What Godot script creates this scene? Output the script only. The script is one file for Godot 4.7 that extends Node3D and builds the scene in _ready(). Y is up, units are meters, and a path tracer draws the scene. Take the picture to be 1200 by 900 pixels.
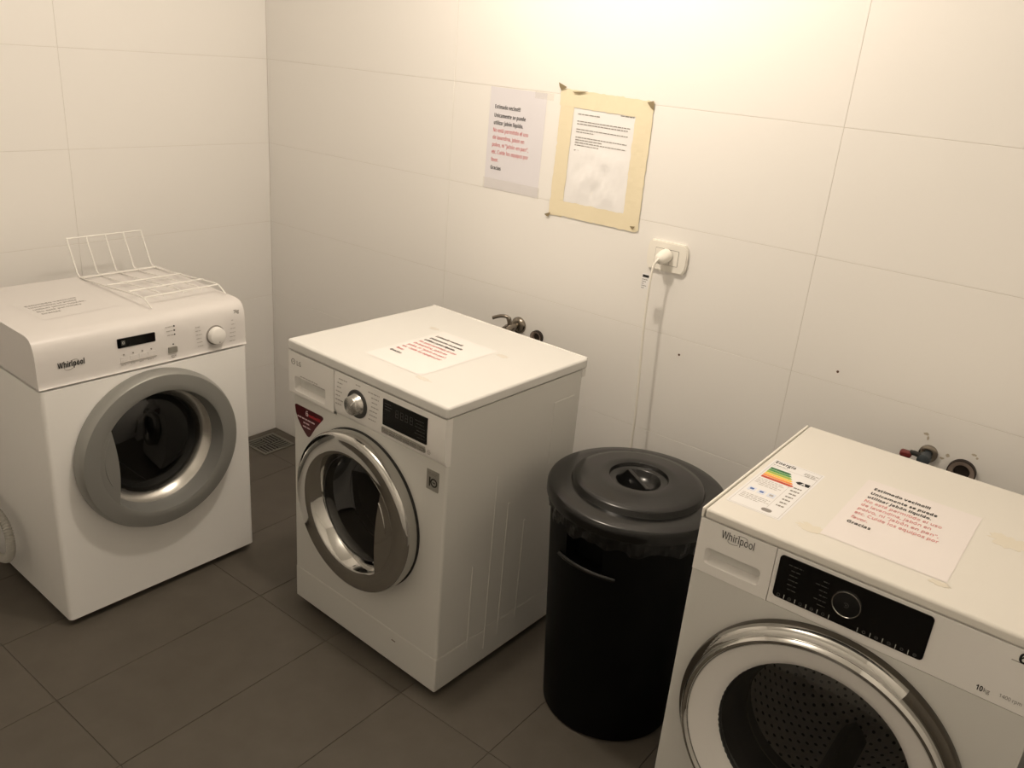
extends Node3D

# ---------------------------------------------------------------- mesh helper
class MB:
	var v := PackedVector3Array()
	var n := PackedVector3Array()
	var uv := PackedVector2Array()
	var xf := Transform3D()

	func tri(a: Vector3, b: Vector3, c: Vector3, na: Vector3, nb: Vector3, nc: Vector3, ua := Vector2.ZERO, ub := Vector2.ZERO, uc := Vector2.ZERO) -> void:
		a = xf * a; b = xf * b; c = xf * c
		na = (xf.basis * na).normalized(); nb = (xf.basis * nb).normalized(); nc = (xf.basis * nc).normalized()
		if (b - a).cross(c - a).dot(na + nb + nc) > 0.0:
			v.append_array([a, c, b]); n.append_array([na, nc, nb]); uv.append_array([ua, uc, ub])
		else:
			v.append_array([a, b, c]); n.append_array([na, nb, nc]); uv.append_array([ua, ub, uc])

	func quad(a: Vector3, b: Vector3, c: Vector3, d: Vector3, nrm: Vector3) -> void:
		tri(a, b, c, nrm, nrm, nrm); tri(a, c, d, nrm, nrm, nrm)

	func quad_n(a: Vector3, b: Vector3, c: Vector3, d: Vector3, na: Vector3, nb: Vector3, nc: Vector3, nd: Vector3, ua := Vector2.ZERO, ub := Vector2.ZERO, uc := Vector2.ZERO, ud := Vector2.ZERO) -> void:
		tri(a, b, c, na, nb, nc, ua, ub, uc); tri(a, c, d, na, nc, nd, ua, uc, ud)

	func box(lo: Vector3, hi: Vector3) -> void:
		var p := func(i: int, j: int, k: int) -> Vector3: return Vector3(hi.x if i else lo.x, hi.y if j else lo.y, hi.z if k else lo.z)
		quad(p.call(0, 0, 1), p.call(1, 0, 1), p.call(1, 1, 1), p.call(0, 1, 1), Vector3.BACK)
		quad(p.call(0, 0, 0), p.call(1, 0, 0), p.call(1, 1, 0), p.call(0, 1, 0), Vector3.FORWARD)
		quad(p.call(0, 0, 0), p.call(0, 0, 1), p.call(0, 1, 1), p.call(0, 1, 0), Vector3.LEFT)
		quad(p.call(1, 0, 0), p.call(1, 0, 1), p.call(1, 1, 1), p.call(1, 1, 0), Vector3.RIGHT)
		quad(p.call(0, 1, 0), p.call(0, 1, 1), p.call(1, 1, 1), p.call(1, 1, 0), Vector3.UP)
		quad(p.call(0, 0, 0), p.call(0, 0, 1), p.call(1, 0, 1), p.call(1, 0, 0), Vector3.DOWN)

	# box with rounded edges and corners
	func rbox(lo: Vector3, hi: Vector3, r: float, seg := 3) -> void:
		var c := (lo + hi) / 2.0
		var h := (hi - lo) / 2.0
		r = minf(r, minf(h.x, minf(h.y, h.z)) * 0.999)
		var inner := h - Vector3.ONE * r
		for ax in 3:
			for s in [-1.0, 1.0]:
				var u := (ax + 1) % 3
				var w := (ax + 2) % 3
				var gu := []
				var gw := []
				for i in seg + 1:
					var t := tan(PI / 4.0 * (1.0 - float(i) / seg))
					gu.append(-inner[u] - r * t); gw.append(-inner[w] - r * t)
				for i in range(seg, -1, -1):
					var t := tan(PI / 4.0 * (1.0 - float(i) / seg))
					gu.append(inner[u] + r * t); gw.append(inner[w] + r * t)
				var pos := []
				var nor := []
				for a in gu:
					for b in gw:
						var p := Vector3.ZERO
						p[ax] = s * h[ax]; p[u] = a; p[w] = b
						var q := Vector3(clampf(p.x, -inner.x, inner.x), clampf(p.y, -inner.y, inner.y), clampf(p.z, -inner.z, inner.z))
						var nn := (p - q).normalized()
						pos.append(c + q + nn * r); nor.append(nn)
				var m := gw.size()
				for i in gu.size() - 1:
					for j in m - 1:
						var k0 := i * m + j
						var k1 := (i + 1) * m + j
						if (pos[k0] as Vector3).distance_squared_to(pos[k1 + 1]) < 1e-14:
							continue
						quad_n(pos[k0], pos[k1], pos[k1 + 1], pos[k0 + 1], nor[k0], nor[k1], nor[k1 + 1], nor[k0 + 1])

	# profile of (radius, height along local z), outside first, then front, then inside
	func lathe(prof: Array, seg := 48, a0 := 0.0, a1 := TAU, ends := false) -> void:
		var cnt := prof.size()
		var sn := []
		for i in cnt - 1:
			var d: Vector2 = prof[i + 1] - prof[i]
			sn.append(Vector2(d.y, -d.x).normalized())
		var length := 0.0
		for i in cnt - 1:
			var n0: Vector2 = sn[i]
			var n1: Vector2 = sn[i]
			if i > 0 and n0.dot(sn[i - 1]) > 0.75:
				n0 = (n0 + sn[i - 1]).normalized()
			if i < cnt - 2 and n1.dot(sn[i + 1]) > 0.75:
				n1 = (n1 + sn[i + 1]).normalized()
			var p0: Vector2 = prof[i]
			var p1: Vector2 = prof[i + 1]
			var l1 := length + p0.distance_to(p1)
			for k in seg:
				var t0 := a0 + (a1 - a0) * k / seg
				var t1 := a0 + (a1 - a0) * (k + 1) / seg
				var c0 := Vector2(cos(t0), sin(t0))
				var c1 := Vector2(cos(t1), sin(t1))
				var A := Vector3(c0.x * p0.x, c0.y * p0.x, p0.y)
				var B := Vector3(c1.x * p0.x, c1.y * p0.x, p0.y)
				var C := Vector3(c1.x * p1.x, c1.y * p1.x, p1.y)
				var D := Vector3(c0.x * p1.x, c0.y * p1.x, p1.y)
				var nA := Vector3(c0.x * n0.x, c0.y * n0.x, n0.y)
				var nB := Vector3(c1.x * n0.x, c1.y * n0.x, n0.y)
				var nC := Vector3(c1.x * n1.x, c1.y * n1.x, n1.y)
				var nD := Vector3(c0.x * n1.x, c0.y * n1.x, n1.y)
				var uA := Vector2(t0 / TAU, length)
				var uB := Vector2(t1 / TAU, length)
				var uC := Vector2(t1 / TAU, l1)
				var uD := Vector2(t0 / TAU, l1)
				if p0.x < 1e-6:
					tri(A, C, D, nA, nC, nD, uA, uC, uD)
				elif p1.x < 1e-6:
					tri(A, B, D, nA, nB, nD, uA, uB, uD)
				else:
					quad_n(A, B, C, D, nA, nB, nC, nD, uA, uB, uC, uD)
			length = l1
		if ends:
			for e in [[a0, -1.0], [a1, 1.0]]:
				var t: float = e[0]
				var nn: Vector3 = Vector3(-sin(t), cos(t), 0) * e[1]
				var poly := PackedVector2Array()
				for q in prof:
					poly.append(q)
				var idx := Geometry2D.triangulate_polygon(poly)
				for i in range(0, idx.size(), 3):
					var pp := []
					for j in 3:
						var q: Vector2 = poly[idx[i + j]]
						pp.append(Vector3(cos(t) * q.x, sin(t) * q.x, q.y))
					tri(pp[0], pp[1], pp[2], nn, nn, nn)

	func tube(pts: Array, r: float, seg := 10, closed := false) -> void:
		var cnt := pts.size()
		var rings := []
		var norms := []
		var up := Vector3.ZERO
		for i in cnt:
			var t: Vector3
			if closed:
				t = (pts[(i + 1) % cnt] - pts[(i - 1 + cnt) % cnt]).normalized()
			else:
				t = (pts[mini(i + 1, cnt - 1)] - pts[maxi(i - 1, 0)]).normalized()
			if up == Vector3.ZERO:
				up = t.cross(Vector3.RIGHT if absf(t.x) < 0.8 else Vector3.UP).normalized()
			up = (up - t * up.dot(t)).normalized()
			var side := t.cross(up)
			var ring := []
			var rn := []
			for k in seg:
				var a := TAU * k / seg
				var nn := up * cos(a) + side * sin(a)
				ring.append(pts[i] + nn * r); rn.append(nn)
			rings.append(ring); norms.append(rn)
		for i in (cnt if closed else cnt - 1):
			var j := (i + 1) % cnt
			for k in seg:
				var l := (k + 1) % seg
				quad_n(rings[i][k], rings[i][l], rings[j][l], rings[j][k], norms[i][k], norms[i][l], norms[j][l], norms[j][k])
		if not closed:
			for e in [0, cnt - 1]:
				var out_: Vector3 = (pts[0] - pts[1]).normalized() if e == 0 else (pts[cnt - 1] - pts[cnt - 2]).normalized()
				for k in seg:
					tri(pts[e] + out_ * r * 0.5, rings[e][k], rings[e][(k + 1) % seg], out_, (norms[e][k] + out_).normalized(), (norms[e][(k + 1) % seg] + out_).normalized())

	# polygon in local xy, from z0 to z1, with smooth sides where it bends softly
	func prism(poly: PackedVector2Array, z0: float, z1: float, caps := true) -> void:
		if not Geometry2D.is_polygon_clockwise(poly):
			poly.reverse()
		var cnt := poly.size()
		if caps:
			var idx := Geometry2D.triangulate_polygon(poly)
			for i in range(0, idx.size(), 3):
				var a := poly[idx[i]]; var b := poly[idx[i + 1]]; var c := poly[idx[i + 2]]
				tri(Vector3(a.x, a.y, z1), Vector3(b.x, b.y, z1), Vector3(c.x, c.y, z1), Vector3.BACK, Vector3.BACK, Vector3.BACK)
				tri(Vector3(a.x, a.y, z0), Vector3(b.x, b.y, z0), Vector3(c.x, c.y, z0), Vector3.FORWARD, Vector3.FORWARD, Vector3.FORWARD)
		var sn := []
		for i in cnt:
			var d := poly[(i + 1) % cnt] - poly[i]
			sn.append(Vector2(-d.y, d.x).normalized())
		for i in cnt:
			var n0: Vector2 = sn[i]
			var n1: Vector2 = sn[i]
			if n0.dot(sn[(i - 1 + cnt) % cnt]) > 0.8:
				n0 = (n0 + sn[(i - 1 + cnt) % cnt]).normalized()
			if n1.dot(sn[(i + 1) % cnt]) > 0.8:
				n1 = (n1 + sn[(i + 1) % cnt]).normalized()
			var a := poly[i]
			var b := poly[(i + 1) % cnt]
			var na := Vector3(n0.x, n0.y, 0)
			var nb := Vector3(n1.x, n1.y, 0)
			quad_n(Vector3(a.x, a.y, z0), Vector3(b.x, b.y, z0), Vector3(b.x, b.y, z1), Vector3(a.x, a.y, z1), na, nb, nb, na)

	# flat rectangle at z with a round hole
	func holed(x0: float, x1: float, y0: float, y1: float, c: Vector2, r: float, z: float) -> void:
		var angs := []
		for i in 72:
			angs.append(TAU * i / 72.0)
		for q in [Vector2(x0, y0), Vector2(x1, y0), Vector2(x1, y1), Vector2(x0, y1)]:
			angs.append(fposmod((q - c).angle(), TAU))
		angs.sort()
		var rim := func(a: float) -> Vector2:
			var d := Vector2(cos(a), sin(a))
			var t := 1e9
			if d.x > 1e-9: t = minf(t, (x1 - c.x) / d.x)
			if d.x < -1e-9: t = minf(t, (x0 - c.x) / d.x)
			if d.y > 1e-9: t = minf(t, (y1 - c.y) / d.y)
			if d.y < -1e-9: t = minf(t, (y0 - c.y) / d.y)
			return c + d * t
		for i in angs.size():
			var a: float = angs[i]
			var b: float = angs[(i + 1) % angs.size()]
			if absf(a - b) < 1e-7:
				continue
			var p: Vector2 = rim.call(a)
			var q: Vector2 = rim.call(b)
			var s := c + Vector2(cos(b), sin(b)) * r
			var t := c + Vector2(cos(a), sin(a)) * r
			quad(Vector3(p.x, p.y, z), Vector3(q.x, q.y, z), Vector3(s.x, s.y, z), Vector3(t.x, t.y, z), Vector3.BACK)

	# front panel with a rounded pocket sunk into it
	func pocket(x0: float, x1: float, y0: float, y1: float, px0: float, px1: float, py0: float, py1: float, z: float, deep: float, rr: float) -> void:
		var hole := MB.round_rect(px0, px1, py0, py1, rr, 5)
		var small := MB.round_rect(px0 + deep * 0.3, px1 - deep * 0.3, py0 + deep * 0.5, py1 - 0.001, rr * 0.8, 5)
		var cnt := hole.size()
		var c := Vector2((px0 + px1) / 2, (py0 + py1) / 2)
		for q in [[x0, x1, py1, y1], [x0, x1, y0, py0], [x0, px0, py0, py1], [px1, x1, py0, py1]]:
			quad(Vector3(q[0], q[2], z), Vector3(q[1], q[2], z), Vector3(q[1], q[3], z), Vector3(q[0], q[3], z), Vector3.BACK)
		for i in cnt:
			var j := (i + 1) % cnt
			var h := hole[i]
			var k := hole[j]
			var cor := Vector2(px1 if h.x > c.x else px0, py1 if h.y > c.y else py0)
			if (h.x > c.x) == (k.x > c.x) and (h.y > c.y) == (k.y > c.y):
				tri(Vector3(h.x, h.y, z), Vector3(k.x, k.y, z), Vector3(cor.x, cor.y, z), Vector3.BACK, Vector3.BACK, Vector3.BACK)
			var s := small[i]
			var t2 := small[j]
			var nn := Vector3(c.x - h.x, c.y - h.y, 0.0).normalized() * 0.9 + Vector3(0, 0, 0.3)
			var fl := (Vector3(k.x - h.x, k.y - h.y, 0)).cross(Vector3(s.x - h.x, s.y - h.y, -deep))
			if fl.dot(nn) < 0: fl = -fl
			quad(Vector3(h.x, h.y, z), Vector3(k.x, k.y, z), Vector3(t2.x, t2.y, z - deep), Vector3(s.x, s.y, z - deep), fl.normalized())
		var idx := Geometry2D.triangulate_polygon(small)
		for i in range(0, idx.size(), 3):
			var a := small[idx[i]]; var b := small[idx[i + 1]]; var d := small[idx[i + 2]]
			tri(Vector3(a.x, a.y, z - deep), Vector3(b.x, b.y, z - deep), Vector3(d.x, d.y, z - deep), Vector3.BACK, Vector3.BACK, Vector3.BACK)

	static func round_rect(x0: float, x1: float, y0: float, y1: float, r: float, seg := 4) -> PackedVector2Array:
		var out := PackedVector2Array()
		var cs := [[x1 - r, y1 - r, 0.0], [x0 + r, y1 - r, PI / 2], [x0 + r, y0 + r, PI], [x1 - r, y0 + r, PI * 1.5]]
		for c in cs:
			for i in seg + 1:
				var a: float = c[2] + PI / 2 * i / seg
				out.append(Vector2(c[0] + r * cos(a), c[1] + r * sin(a)))
		return out

	# cabinet: rounded front uprights, round hole in its front
	func cabinet(w: float, y0: float, y1: float, zf: float, zb: float, c: Vector2, hole: float, r := 0.01) -> void:
		var pts := []
		var h := w / 2
		for i in 6:
			var a := PI / 2 - PI / 2 * i / 5.0
			pts.append([Vector2(h - r + r * cos(a), zf - r + r * sin(a)), Vector2(cos(a), sin(a))])
		pts.append([Vector2(h, zb), Vector2(1, 0)])
		pts.append([Vector2(h, zb), Vector2(0, -1)])
		pts.append([Vector2(-h, zb), Vector2(0, -1)])
		pts.append([Vector2(-h, zb), Vector2(-1, 0)])
		for i in 6:
			var a := PI - PI / 2 * i / 5.0
			pts.append([Vector2(-h + r + r * cos(a), zf - r + r * sin(a)), Vector2(cos(a), sin(a))])
		var poly := PackedVector2Array()
		for i in pts.size() - 1:
			var p: Vector2 = pts[i][0]
			var q: Vector2 = pts[i + 1][0]
			if p.distance_to(q) < 1e-7:
				continue
			var np_: Vector2 = pts[i][1]
			var nq: Vector2 = pts[i + 1][1]
			quad_n(Vector3(p.x, y0, p.y), Vector3(q.x, y0, q.y), Vector3(q.x, y1, q.y), Vector3(p.x, y1, p.y), Vector3(np_.x, 0, np_.y), Vector3(nq.x, 0, nq.y), Vector3(nq.x, 0, nq.y), Vector3(np_.x, 0, np_.y))
			poly.append(p)
		poly.append(pts[-1][0])
		var idx := Geometry2D.triangulate_polygon(poly)
		for i in range(0, idx.size(), 3):
			var a := poly[idx[i]]; var b := poly[idx[i + 1]]; var d := poly[idx[i + 2]]
			tri(Vector3(a.x, y1, a.y), Vector3(b.x, y1, b.y), Vector3(d.x, y1, d.y), Vector3.UP, Vector3.UP, Vector3.UP)
			tri(Vector3(a.x, y0, a.y), Vector3(b.x, y0, b.y), Vector3(d.x, y0, d.y), Vector3.DOWN, Vector3.DOWN, Vector3.DOWN)
		holed(-h + r, h - r, y0, y1, c, hole, zf)

	func mesh() -> ArrayMesh:
		var arr := []
		arr.resize(Mesh.ARRAY_MAX)
		arr[Mesh.ARRAY_VERTEX] = v
		arr[Mesh.ARRAY_NORMAL] = n
		arr[Mesh.ARRAY_TEX_UV] = uv
		var m := ArrayMesh.new()
		m.add_surface_from_arrays(Mesh.PRIMITIVE_TRIANGLES, arr)
		return m

# ---------------------------------------------------------------- scene helpers
var M := {}
var taken := {}
var sans := SystemFont.new()
var sans_bold := SystemFont.new()

func mb(at := Transform3D()) -> MB:
	var b := MB.new()
	b.xf = at
	return b

func add(b: MB, called: String, m: Material, parent: Node = self) -> MeshInstance3D:
	return add_mesh(b.mesh(), called, m, parent)

func add_mesh(me: Mesh, called: String, m: Material, parent: Node = self) -> MeshInstance3D:
	var o := MeshInstance3D.new()
	o.mesh = me
	o.name = numbered(called) if parent == self else called
	o.material_override = m
	o.cast_shadow = GeometryInstance3D.SHADOW_CASTING_SETTING_ON
	parent.add_child(o, true)
	return o

func numbered(called: String) -> String:
	taken[called] = taken.get(called, -1) + 1
	return called if taken[called] == 0 else "%s_%03d" % [called, taken[called]]

func tag(o: Node, label: String, category: String, group := "") -> Node:
	o.set_meta("label", label); o.set_meta("category", category)
	if group: o.set_meta("group", group)
	return o

func thing(called: String, label: String, category: String, at := Vector3.ZERO, turn := 0.0, group := "") -> Node3D:
	var o := Node3D.new()
	o.name = numbered(called)
	add_child(o)
	o.position = at; o.rotation.y = turn
	tag(o, label, category, group)
	return o

func structure(o: Node) -> Node:
	o.set_meta("kind", "structure")
	return o

func mat(called: String, c: Color, rough := 0.5, metal := 0.0, spec := 0.5) -> StandardMaterial3D:
	var m := StandardMaterial3D.new()
	m.resource_name = called
	m.albedo_color = c; m.roughness = rough; m.metallic = metal; m.metallic_specular = spec
	M[called] = m
	return m

func noise_tex(seed_: int, freq: float, ramp: Gradient, size := 512, octaves := 4) -> NoiseTexture2D:
	var fn := FastNoiseLite.new()
	fn.seed = seed_; fn.frequency = freq; fn.fractal_octaves = octaves
	var t := NoiseTexture2D.new()
	t.width = size; t.height = size; t.seamless = true; t.noise = fn
	t.normalize = true
	t.color_ramp = ramp
	return t

func ramp(cols: Array, offs: Array) -> Gradient:
	var g := Gradient.new()
	g.colors = PackedColorArray(cols); g.offsets = PackedFloat32Array(offs)
	return g

# lettering: width or height given in metres, centred or left aligned on `at`; it faces local +z turned by `rot`
func text(parent: Node, s: String, at: Vector3, height: float, m: Material, width := 0.0, rot := Vector3.ZERO, bold := false, centre := false, called := "lettering") -> MeshInstance3D:
	var t := TextMesh.new()
	t.font = sans_bold if bold else sans
	t.text = s
	t.font_size = 32
	t.pixel_size = 0.01
	t.depth = 0.02
	t.curve_step = 2.0
	t.horizontal_alignment = HORIZONTAL_ALIGNMENT_CENTER if centre else HORIZONTAL_ALIGNMENT_LEFT
	var o := add_mesh(t, called, m, parent)
	var box := t.get_aabb()
	var sy := height / 0.32
	var sx := sy if width <= 0.0 else width / box.size.x
	var turn := Basis.from_euler(rot)
	o.transform = Transform3D(turn * Basis.from_scale(Vector3(sx, sy, 0.01)), at)
	var off := Vector3(-box.position.x - (box.size.x / 2 if centre else 0.0), -(box.position.y + box.size.y / 2), 0)
	o.position = at + o.basis * off
	return o

# a mark of unreadable fine print: word-sized bars in rows; axes u (along the row) and w (towards the next row)
func fine_print(parent: Node, at: Vector3, u: Vector3, w: Vector3, rows: Array, pitch: float, thick: float, m: Material, called := "print", word := 0.009) -> MeshInstance3D:
	var b := mb()
	var rng := RandomNumberGenerator.new()
	rng.seed = hash(called) + int(at.x * 1000) + rows.size()
	var nrm := w.cross(u).normalized()
	for i in rows.size():
		var x: float = rows[i][0]
		while x < rows[i][1] - 0.0005:
			var l := minf(word * rng.randf_range(0.4, 1.3), rows[i][1] - x)
			var o := at + w * (pitch * i) + u * x
			b.quad(o, o + u * l, o + u * l + w * thick, o + w * thick, nrm)
			x += l + word * 0.18
	return add(b, called, m, parent)

func disc(parent: Node, called: String, c: Vector3, r: float, h: float, m: Material, edge := 0.0) -> MeshInstance3D:
	var b := mb(Transform3D(Basis(), c))
	if edge > 0.0:
		b.lathe([Vector2(r, 0), Vector2(r, h - edge), Vector2(r - edge * 0.3, h - edge * 0.3), Vector2(r - edge, h), Vector2(0, h)], 32)
	else:
		b.lathe([Vector2(r, 0), Vector2(r, h), Vector2(0, h)], 24)
	return add(b, called, m, parent)

func plate(parent: Node, called: String, x0: float, x1: float, y0: float, y1: float, z0: float, z1: float, r: float, m: Material) -> MeshInstance3D:
	var b := mb()
	b.prism(MB.round_rect(x0, x1, y0, y1, r), z0, z1)
	return add(b, called, m, parent)

# drum, seal and inner glass seen through a door
func drum(parent: Node, c: Vector2, r: float, zf: float, m: Material, back: Material) -> void:
	var b := mb(Transform3D(Basis(), Vector3(c.x, c.y, 0)))
	b.lathe([Vector2(0.02, -0.40), Vector2(r + 0.03, -0.39), Vector2(r + 0.055, -0.36), Vector2(r + 0.055, zf - 0.02), Vector2(r + 0.045, zf), Vector2(r, zf + 0.005)].map(func(q): return q), 64)
	var o := add(b, "drum", m, parent)
	var e := mb(Transform3D(Basis(), Vector3(c.x, c.y, 0)))
	e.lathe([Vector2(0.05, -0.385), Vector2(0.05, -0.375), Vector2(0.03, -0.368), Vector2(0, -0.368)], 24)
	add(e, "hub", back, o)
	for k in 3:
		var a := 0.6 + TAU * k / 3
		var l := mb(Transform3D(Basis(Vector3.BACK, a), Vector3(c.x, c.y, 0)))
		l.prism(PackedVector2Array([Vector2(r + 0.054, -0.03), Vector2(r + 0.03, -0.018), Vector2(r + 0.012, 0), Vector2(r + 0.03, 0.018), Vector2(r + 0.054, 0.03)]), -0.36, zf - 0.04)
		add(l, "paddle", back, o)

func make_materials() -> void:
	sans.font_names = PackedStringArray(["Droid Sans"])
	sans_bold.font_names = PackedStringArray(["Droid Sans"])
	sans_bold.font_weight = 700
	mat("wall_tile", Color(0.93, 0.92, 0.905), 0.42, 0.0, 0.45)
	mat("grout", Color(0.845, 0.825, 0.79), 0.9)
	mat("plaster", Color(0.95, 0.945, 0.93), 0.85)
	for i in 3:
		var k: float = [0.0, 0.012, -0.012][i]
		var f := mat("floor_tile_%d" % i, Color(0.98 + k, 0.98 + k, 0.98 + k), 0.5, 0.0, 0.4)
		f.albedo_texture = noise_tex(11 + i, 0.012, ramp([Color(0.348, 0.324, 0.293), Color(0.362, 0.339, 0.307), Color(0.377, 0.353, 0.321)], [0, 0.5, 1]), 512, 5)
		f.uv1_triplanar = true; f.uv1_world_triplanar = true; f.uv1_scale = Vector3.ONE * 1.3
	mat("floor_grout", Color(0.29, 0.268, 0.242), 0.9)
	mat("enamel", Color(0.955, 0.95, 0.94), 0.28, 0.0, 0.5)
	mat("enamel_grey", Color(0.845, 0.84, 0.82), 0.33, 0.0, 0.5)
	mat("white_plastic", Color(0.93, 0.92, 0.905), 0.36, 0.0, 0.45)
	mat("cream_plastic", Color(0.94, 0.925, 0.89), 0.38, 0.0, 0.45)
	mat("dryer_plastic", Color(0.865, 0.85, 0.84), 0.36, 0.0, 0.45)
	mat("lid_enamel", Color(0.875, 0.87, 0.855), 0.4, 0.0, 0.45)
	mat("worktop", Color(0.895, 0.88, 0.85), 0.4, 0.0, 0.45)
	mat("gap_shade_grey", Color(0.48, 0.46, 0.43), 0.7)  # grey that stands in for the shade in the socket gap
	mat("silver", Color(0.60, 0.60, 0.585), 0.38, 0.45)
	mat("silver_light", Color(0.78, 0.77, 0.75), 0.25, 0.85)
	mat("chrome", Color(0.77, 0.765, 0.75), 0.06, 1.0)
	mat("chrome_dull", Color(0.56, 0.53, 0.49), 0.22, 1.0)
	mat("dark_metal", Color(0.36, 0.34, 0.31), 0.3, 0.9)
	mat("drum_dark", Color(0.30, 0.30, 0.29), 0.35, 0.8)
	mat("rubber", Color(0.13, 0.13, 0.125), 0.55)
	mat("grey_rubber", Color(0.24, 0.24, 0.23), 0.5)
	mat("black_gloss", Color(0.025, 0.025, 0.026), 0.12, 0.0, 0.5)
	mat("black_satin", Color(0.05, 0.05, 0.05), 0.35, 0.0, 0.4)
	mat("bin_black", Color(0.035, 0.035, 0.035), 0.45, 0.0, 0.22)
	mat("bin_lid_black", Color(0.038, 0.038, 0.037), 0.22, 0.0, 0.5)
	mat("bag_black", Color(0.04, 0.04, 0.04), 0.3, 0.0, 0.4)
	mat("paddle_grey", Color(0.36, 0.36, 0.35), 0.4, 0.5)
	var g := mat("door_glass", Color(0.02, 0.02, 0.02, 0.35), 0.04)
	g.transparency = BaseMaterial3D.TRANSPARENCY_ALPHA
	var g3 := mat("clear_door_glass", Color(0.02, 0.02, 0.02, 0.38), 0.04)
	g3.transparency = BaseMaterial3D.TRANSPARENCY_ALPHA
	var g2 := mat("smoked_glass", Color(0.015, 0.015, 0.015, 0.80), 0.04)
	g2.transparency = BaseMaterial3D.TRANSPARENCY_ALPHA
	mat("ink_black", Color(0.10, 0.095, 0.09), 0.8)
	mat("ink_grey", Color(0.55, 0.53, 0.51), 0.8)
	mat("ink_pale", Color(0.70, 0.68, 0.66), 0.8)
	mat("ink_red", Color(0.78, 0.28, 0.30), 0.8)
	mat("ink_red_pale", Color(0.86, 0.50, 0.50), 0.8)
	mat("print_white", Color(0.72, 0.72, 0.70), 0.6)
	mat("print_dim", Color(0.26, 0.26, 0.25), 0.6)
	mat("paper", Color(0.875, 0.865, 0.885), 0.9)
	mat("paper_soiled", Color(0.92, 0.895, 0.885), 0.9)
	mat("paper_white", Color(0.925, 0.92, 0.92), 0.8)
	mat("masking_tape", Color(0.905, 0.86, 0.745), 0.75)
	mat("masking_tape_dirty", Color(0.60, 0.54, 0.42), 0.8)
	mat("glue_stain", Color(0.885, 0.858, 0.80), 0.75)
	mat("glue_stain_grey", Color(0.855, 0.835, 0.80), 0.75)
	var ct := mat("clear_tape", Color(0.93, 0.91, 0.86, 0.10), 0.3)
	ct.transparency = BaseMaterial3D.TRANSPARENCY_ALPHA
	mat("maroon", Color(0.30, 0.055, 0.085), 0.35)
	mat("badge_text", Color(0.85, 0.76, 0.78), 0.6)
	mat("badge_red", Color(0.80, 0.22, 0.24), 0.6)
	mat("badge_grey", Color(0.62, 0.61, 0.58), 0.35, 0.4)
	mat("display_black", Color(0.06, 0.062, 0.06), 0.2, 0.0, 0.5)
	mat("wire_white", Color(0.93, 0.92, 0.90), 0.4)
	mat("green_dark", Color(0.16, 0.42, 0.24), 0.6)
	mat("green", Color(0.30, 0.58, 0.27), 0.6)
	mat("green_light", Color(0.62, 0.72, 0.25), 0.6)
	mat("yellow", Color(0.93, 0.78, 0.30), 0.6)
	mat("orange", Color(0.93, 0.58, 0.28), 0.6)
	mat("red_bar", Color(0.76, 0.28, 0.18), 0.6)
	mat("blue_ink", Color(0.27, 0.40, 0.66), 0.6)
	mat("pale_blue", Color(0.86, 0.88, 0.93), 0.6)
	mat("tap_red", Color(0.42, 0.13, 0.12), 0.5)
	mat("tap_blue", Color(0.17, 0.20, 0.22), 0.5)
	mat("rust", Color(0.36, 0.25, 0.19), 0.7, 0.3)
	mat("rust_dark", Color(0.17, 0.13, 0.105), 0.6, 0.2)
	mat("pale_metal", Color(0.60, 0.54, 0.50), 0.45, 0.35)
	mat("wall_dirt", Color(0.75, 0.71, 0.64), 0.9)
	mat("drain_steel", Color(0.50, 0.49, 0.46), 0.35, 0.7)
	mat("drain_dark", Color(0.05, 0.05, 0.045), 0.9)
	mat("hose_white", Color(0.70, 0.69, 0.66), 0.5)
	var l := mat("lamp_diffuser", Color(0.95, 0.93, 0.88), 0.5)
	l.emission_enabled = true; l.emission = LAMP_COLOR; l.emission_energy_multiplier = 3.0
	# steel drum with rows of small holes
	var im := Image.create(64, 64, false, Image.FORMAT_RGB8)
	im.fill(Color(0.78, 0.76, 0.73))
	for y in 64:
		for x in 64:
			for q in [Vector2(16, 16), Vector2(48, 48)]:
				if Vector2(x, y).distance_to(q) < 8.5:
					im.set_pixel(x, y, Color(0.06, 0.06, 0.055))
	var st := mat("drum_steel", Color.WHITE, 0.3, 0.45)
	st.albedo_texture = ImageTexture.create_from_image(im)
	st.uv1_scale = Vector3(44, 36, 1)

const LAMP_COLOR := Color(1.0, 0.94, 0.865)
const LAMP_AT := Vector3(1.52, 2.14, 0.745)

func _ready() -> void:
	# camera
	var cam := Camera3D.new()
	cam.name = "camera"
	cam.position = Vector3(2.7585, 1.6022, 2.0631)
	cam.rotation = Vector3(deg_to_rad(-21.585), deg_to_rad(36.221), deg_to_rad(5.010))
	cam.fov = 49.14
	cam.near = 0.05; cam.far = 50.0
	add_child(cam)
	cam.current = true
	# environment: a closed room, no daylight
	var we := WorldEnvironment.new()
	we.name = "environment"
	var env := Environment.new()
	env.background_mode = Environment.BG_COLOR
	env.background_color = Color(0, 0, 0)
	env.tonemap_mode = Environment.TONE_MAPPER_LINEAR
	env.tonemap_exposure = 1.0
	env.sdfgi_enabled = true; env.ssao_enabled = true; env.ssil_enabled = true
	we.environment = env
	add_child(we)
	make_materials()
	build_lamp()
	build_room()
	build_dryer()
	build_rack()
	build_washer_centre()
	build_washer_corner()
	build_bin()
	build_socket()
	build_wall_papers()
	build_lid_notes()
	build_taps()
	build_floor_things()

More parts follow.
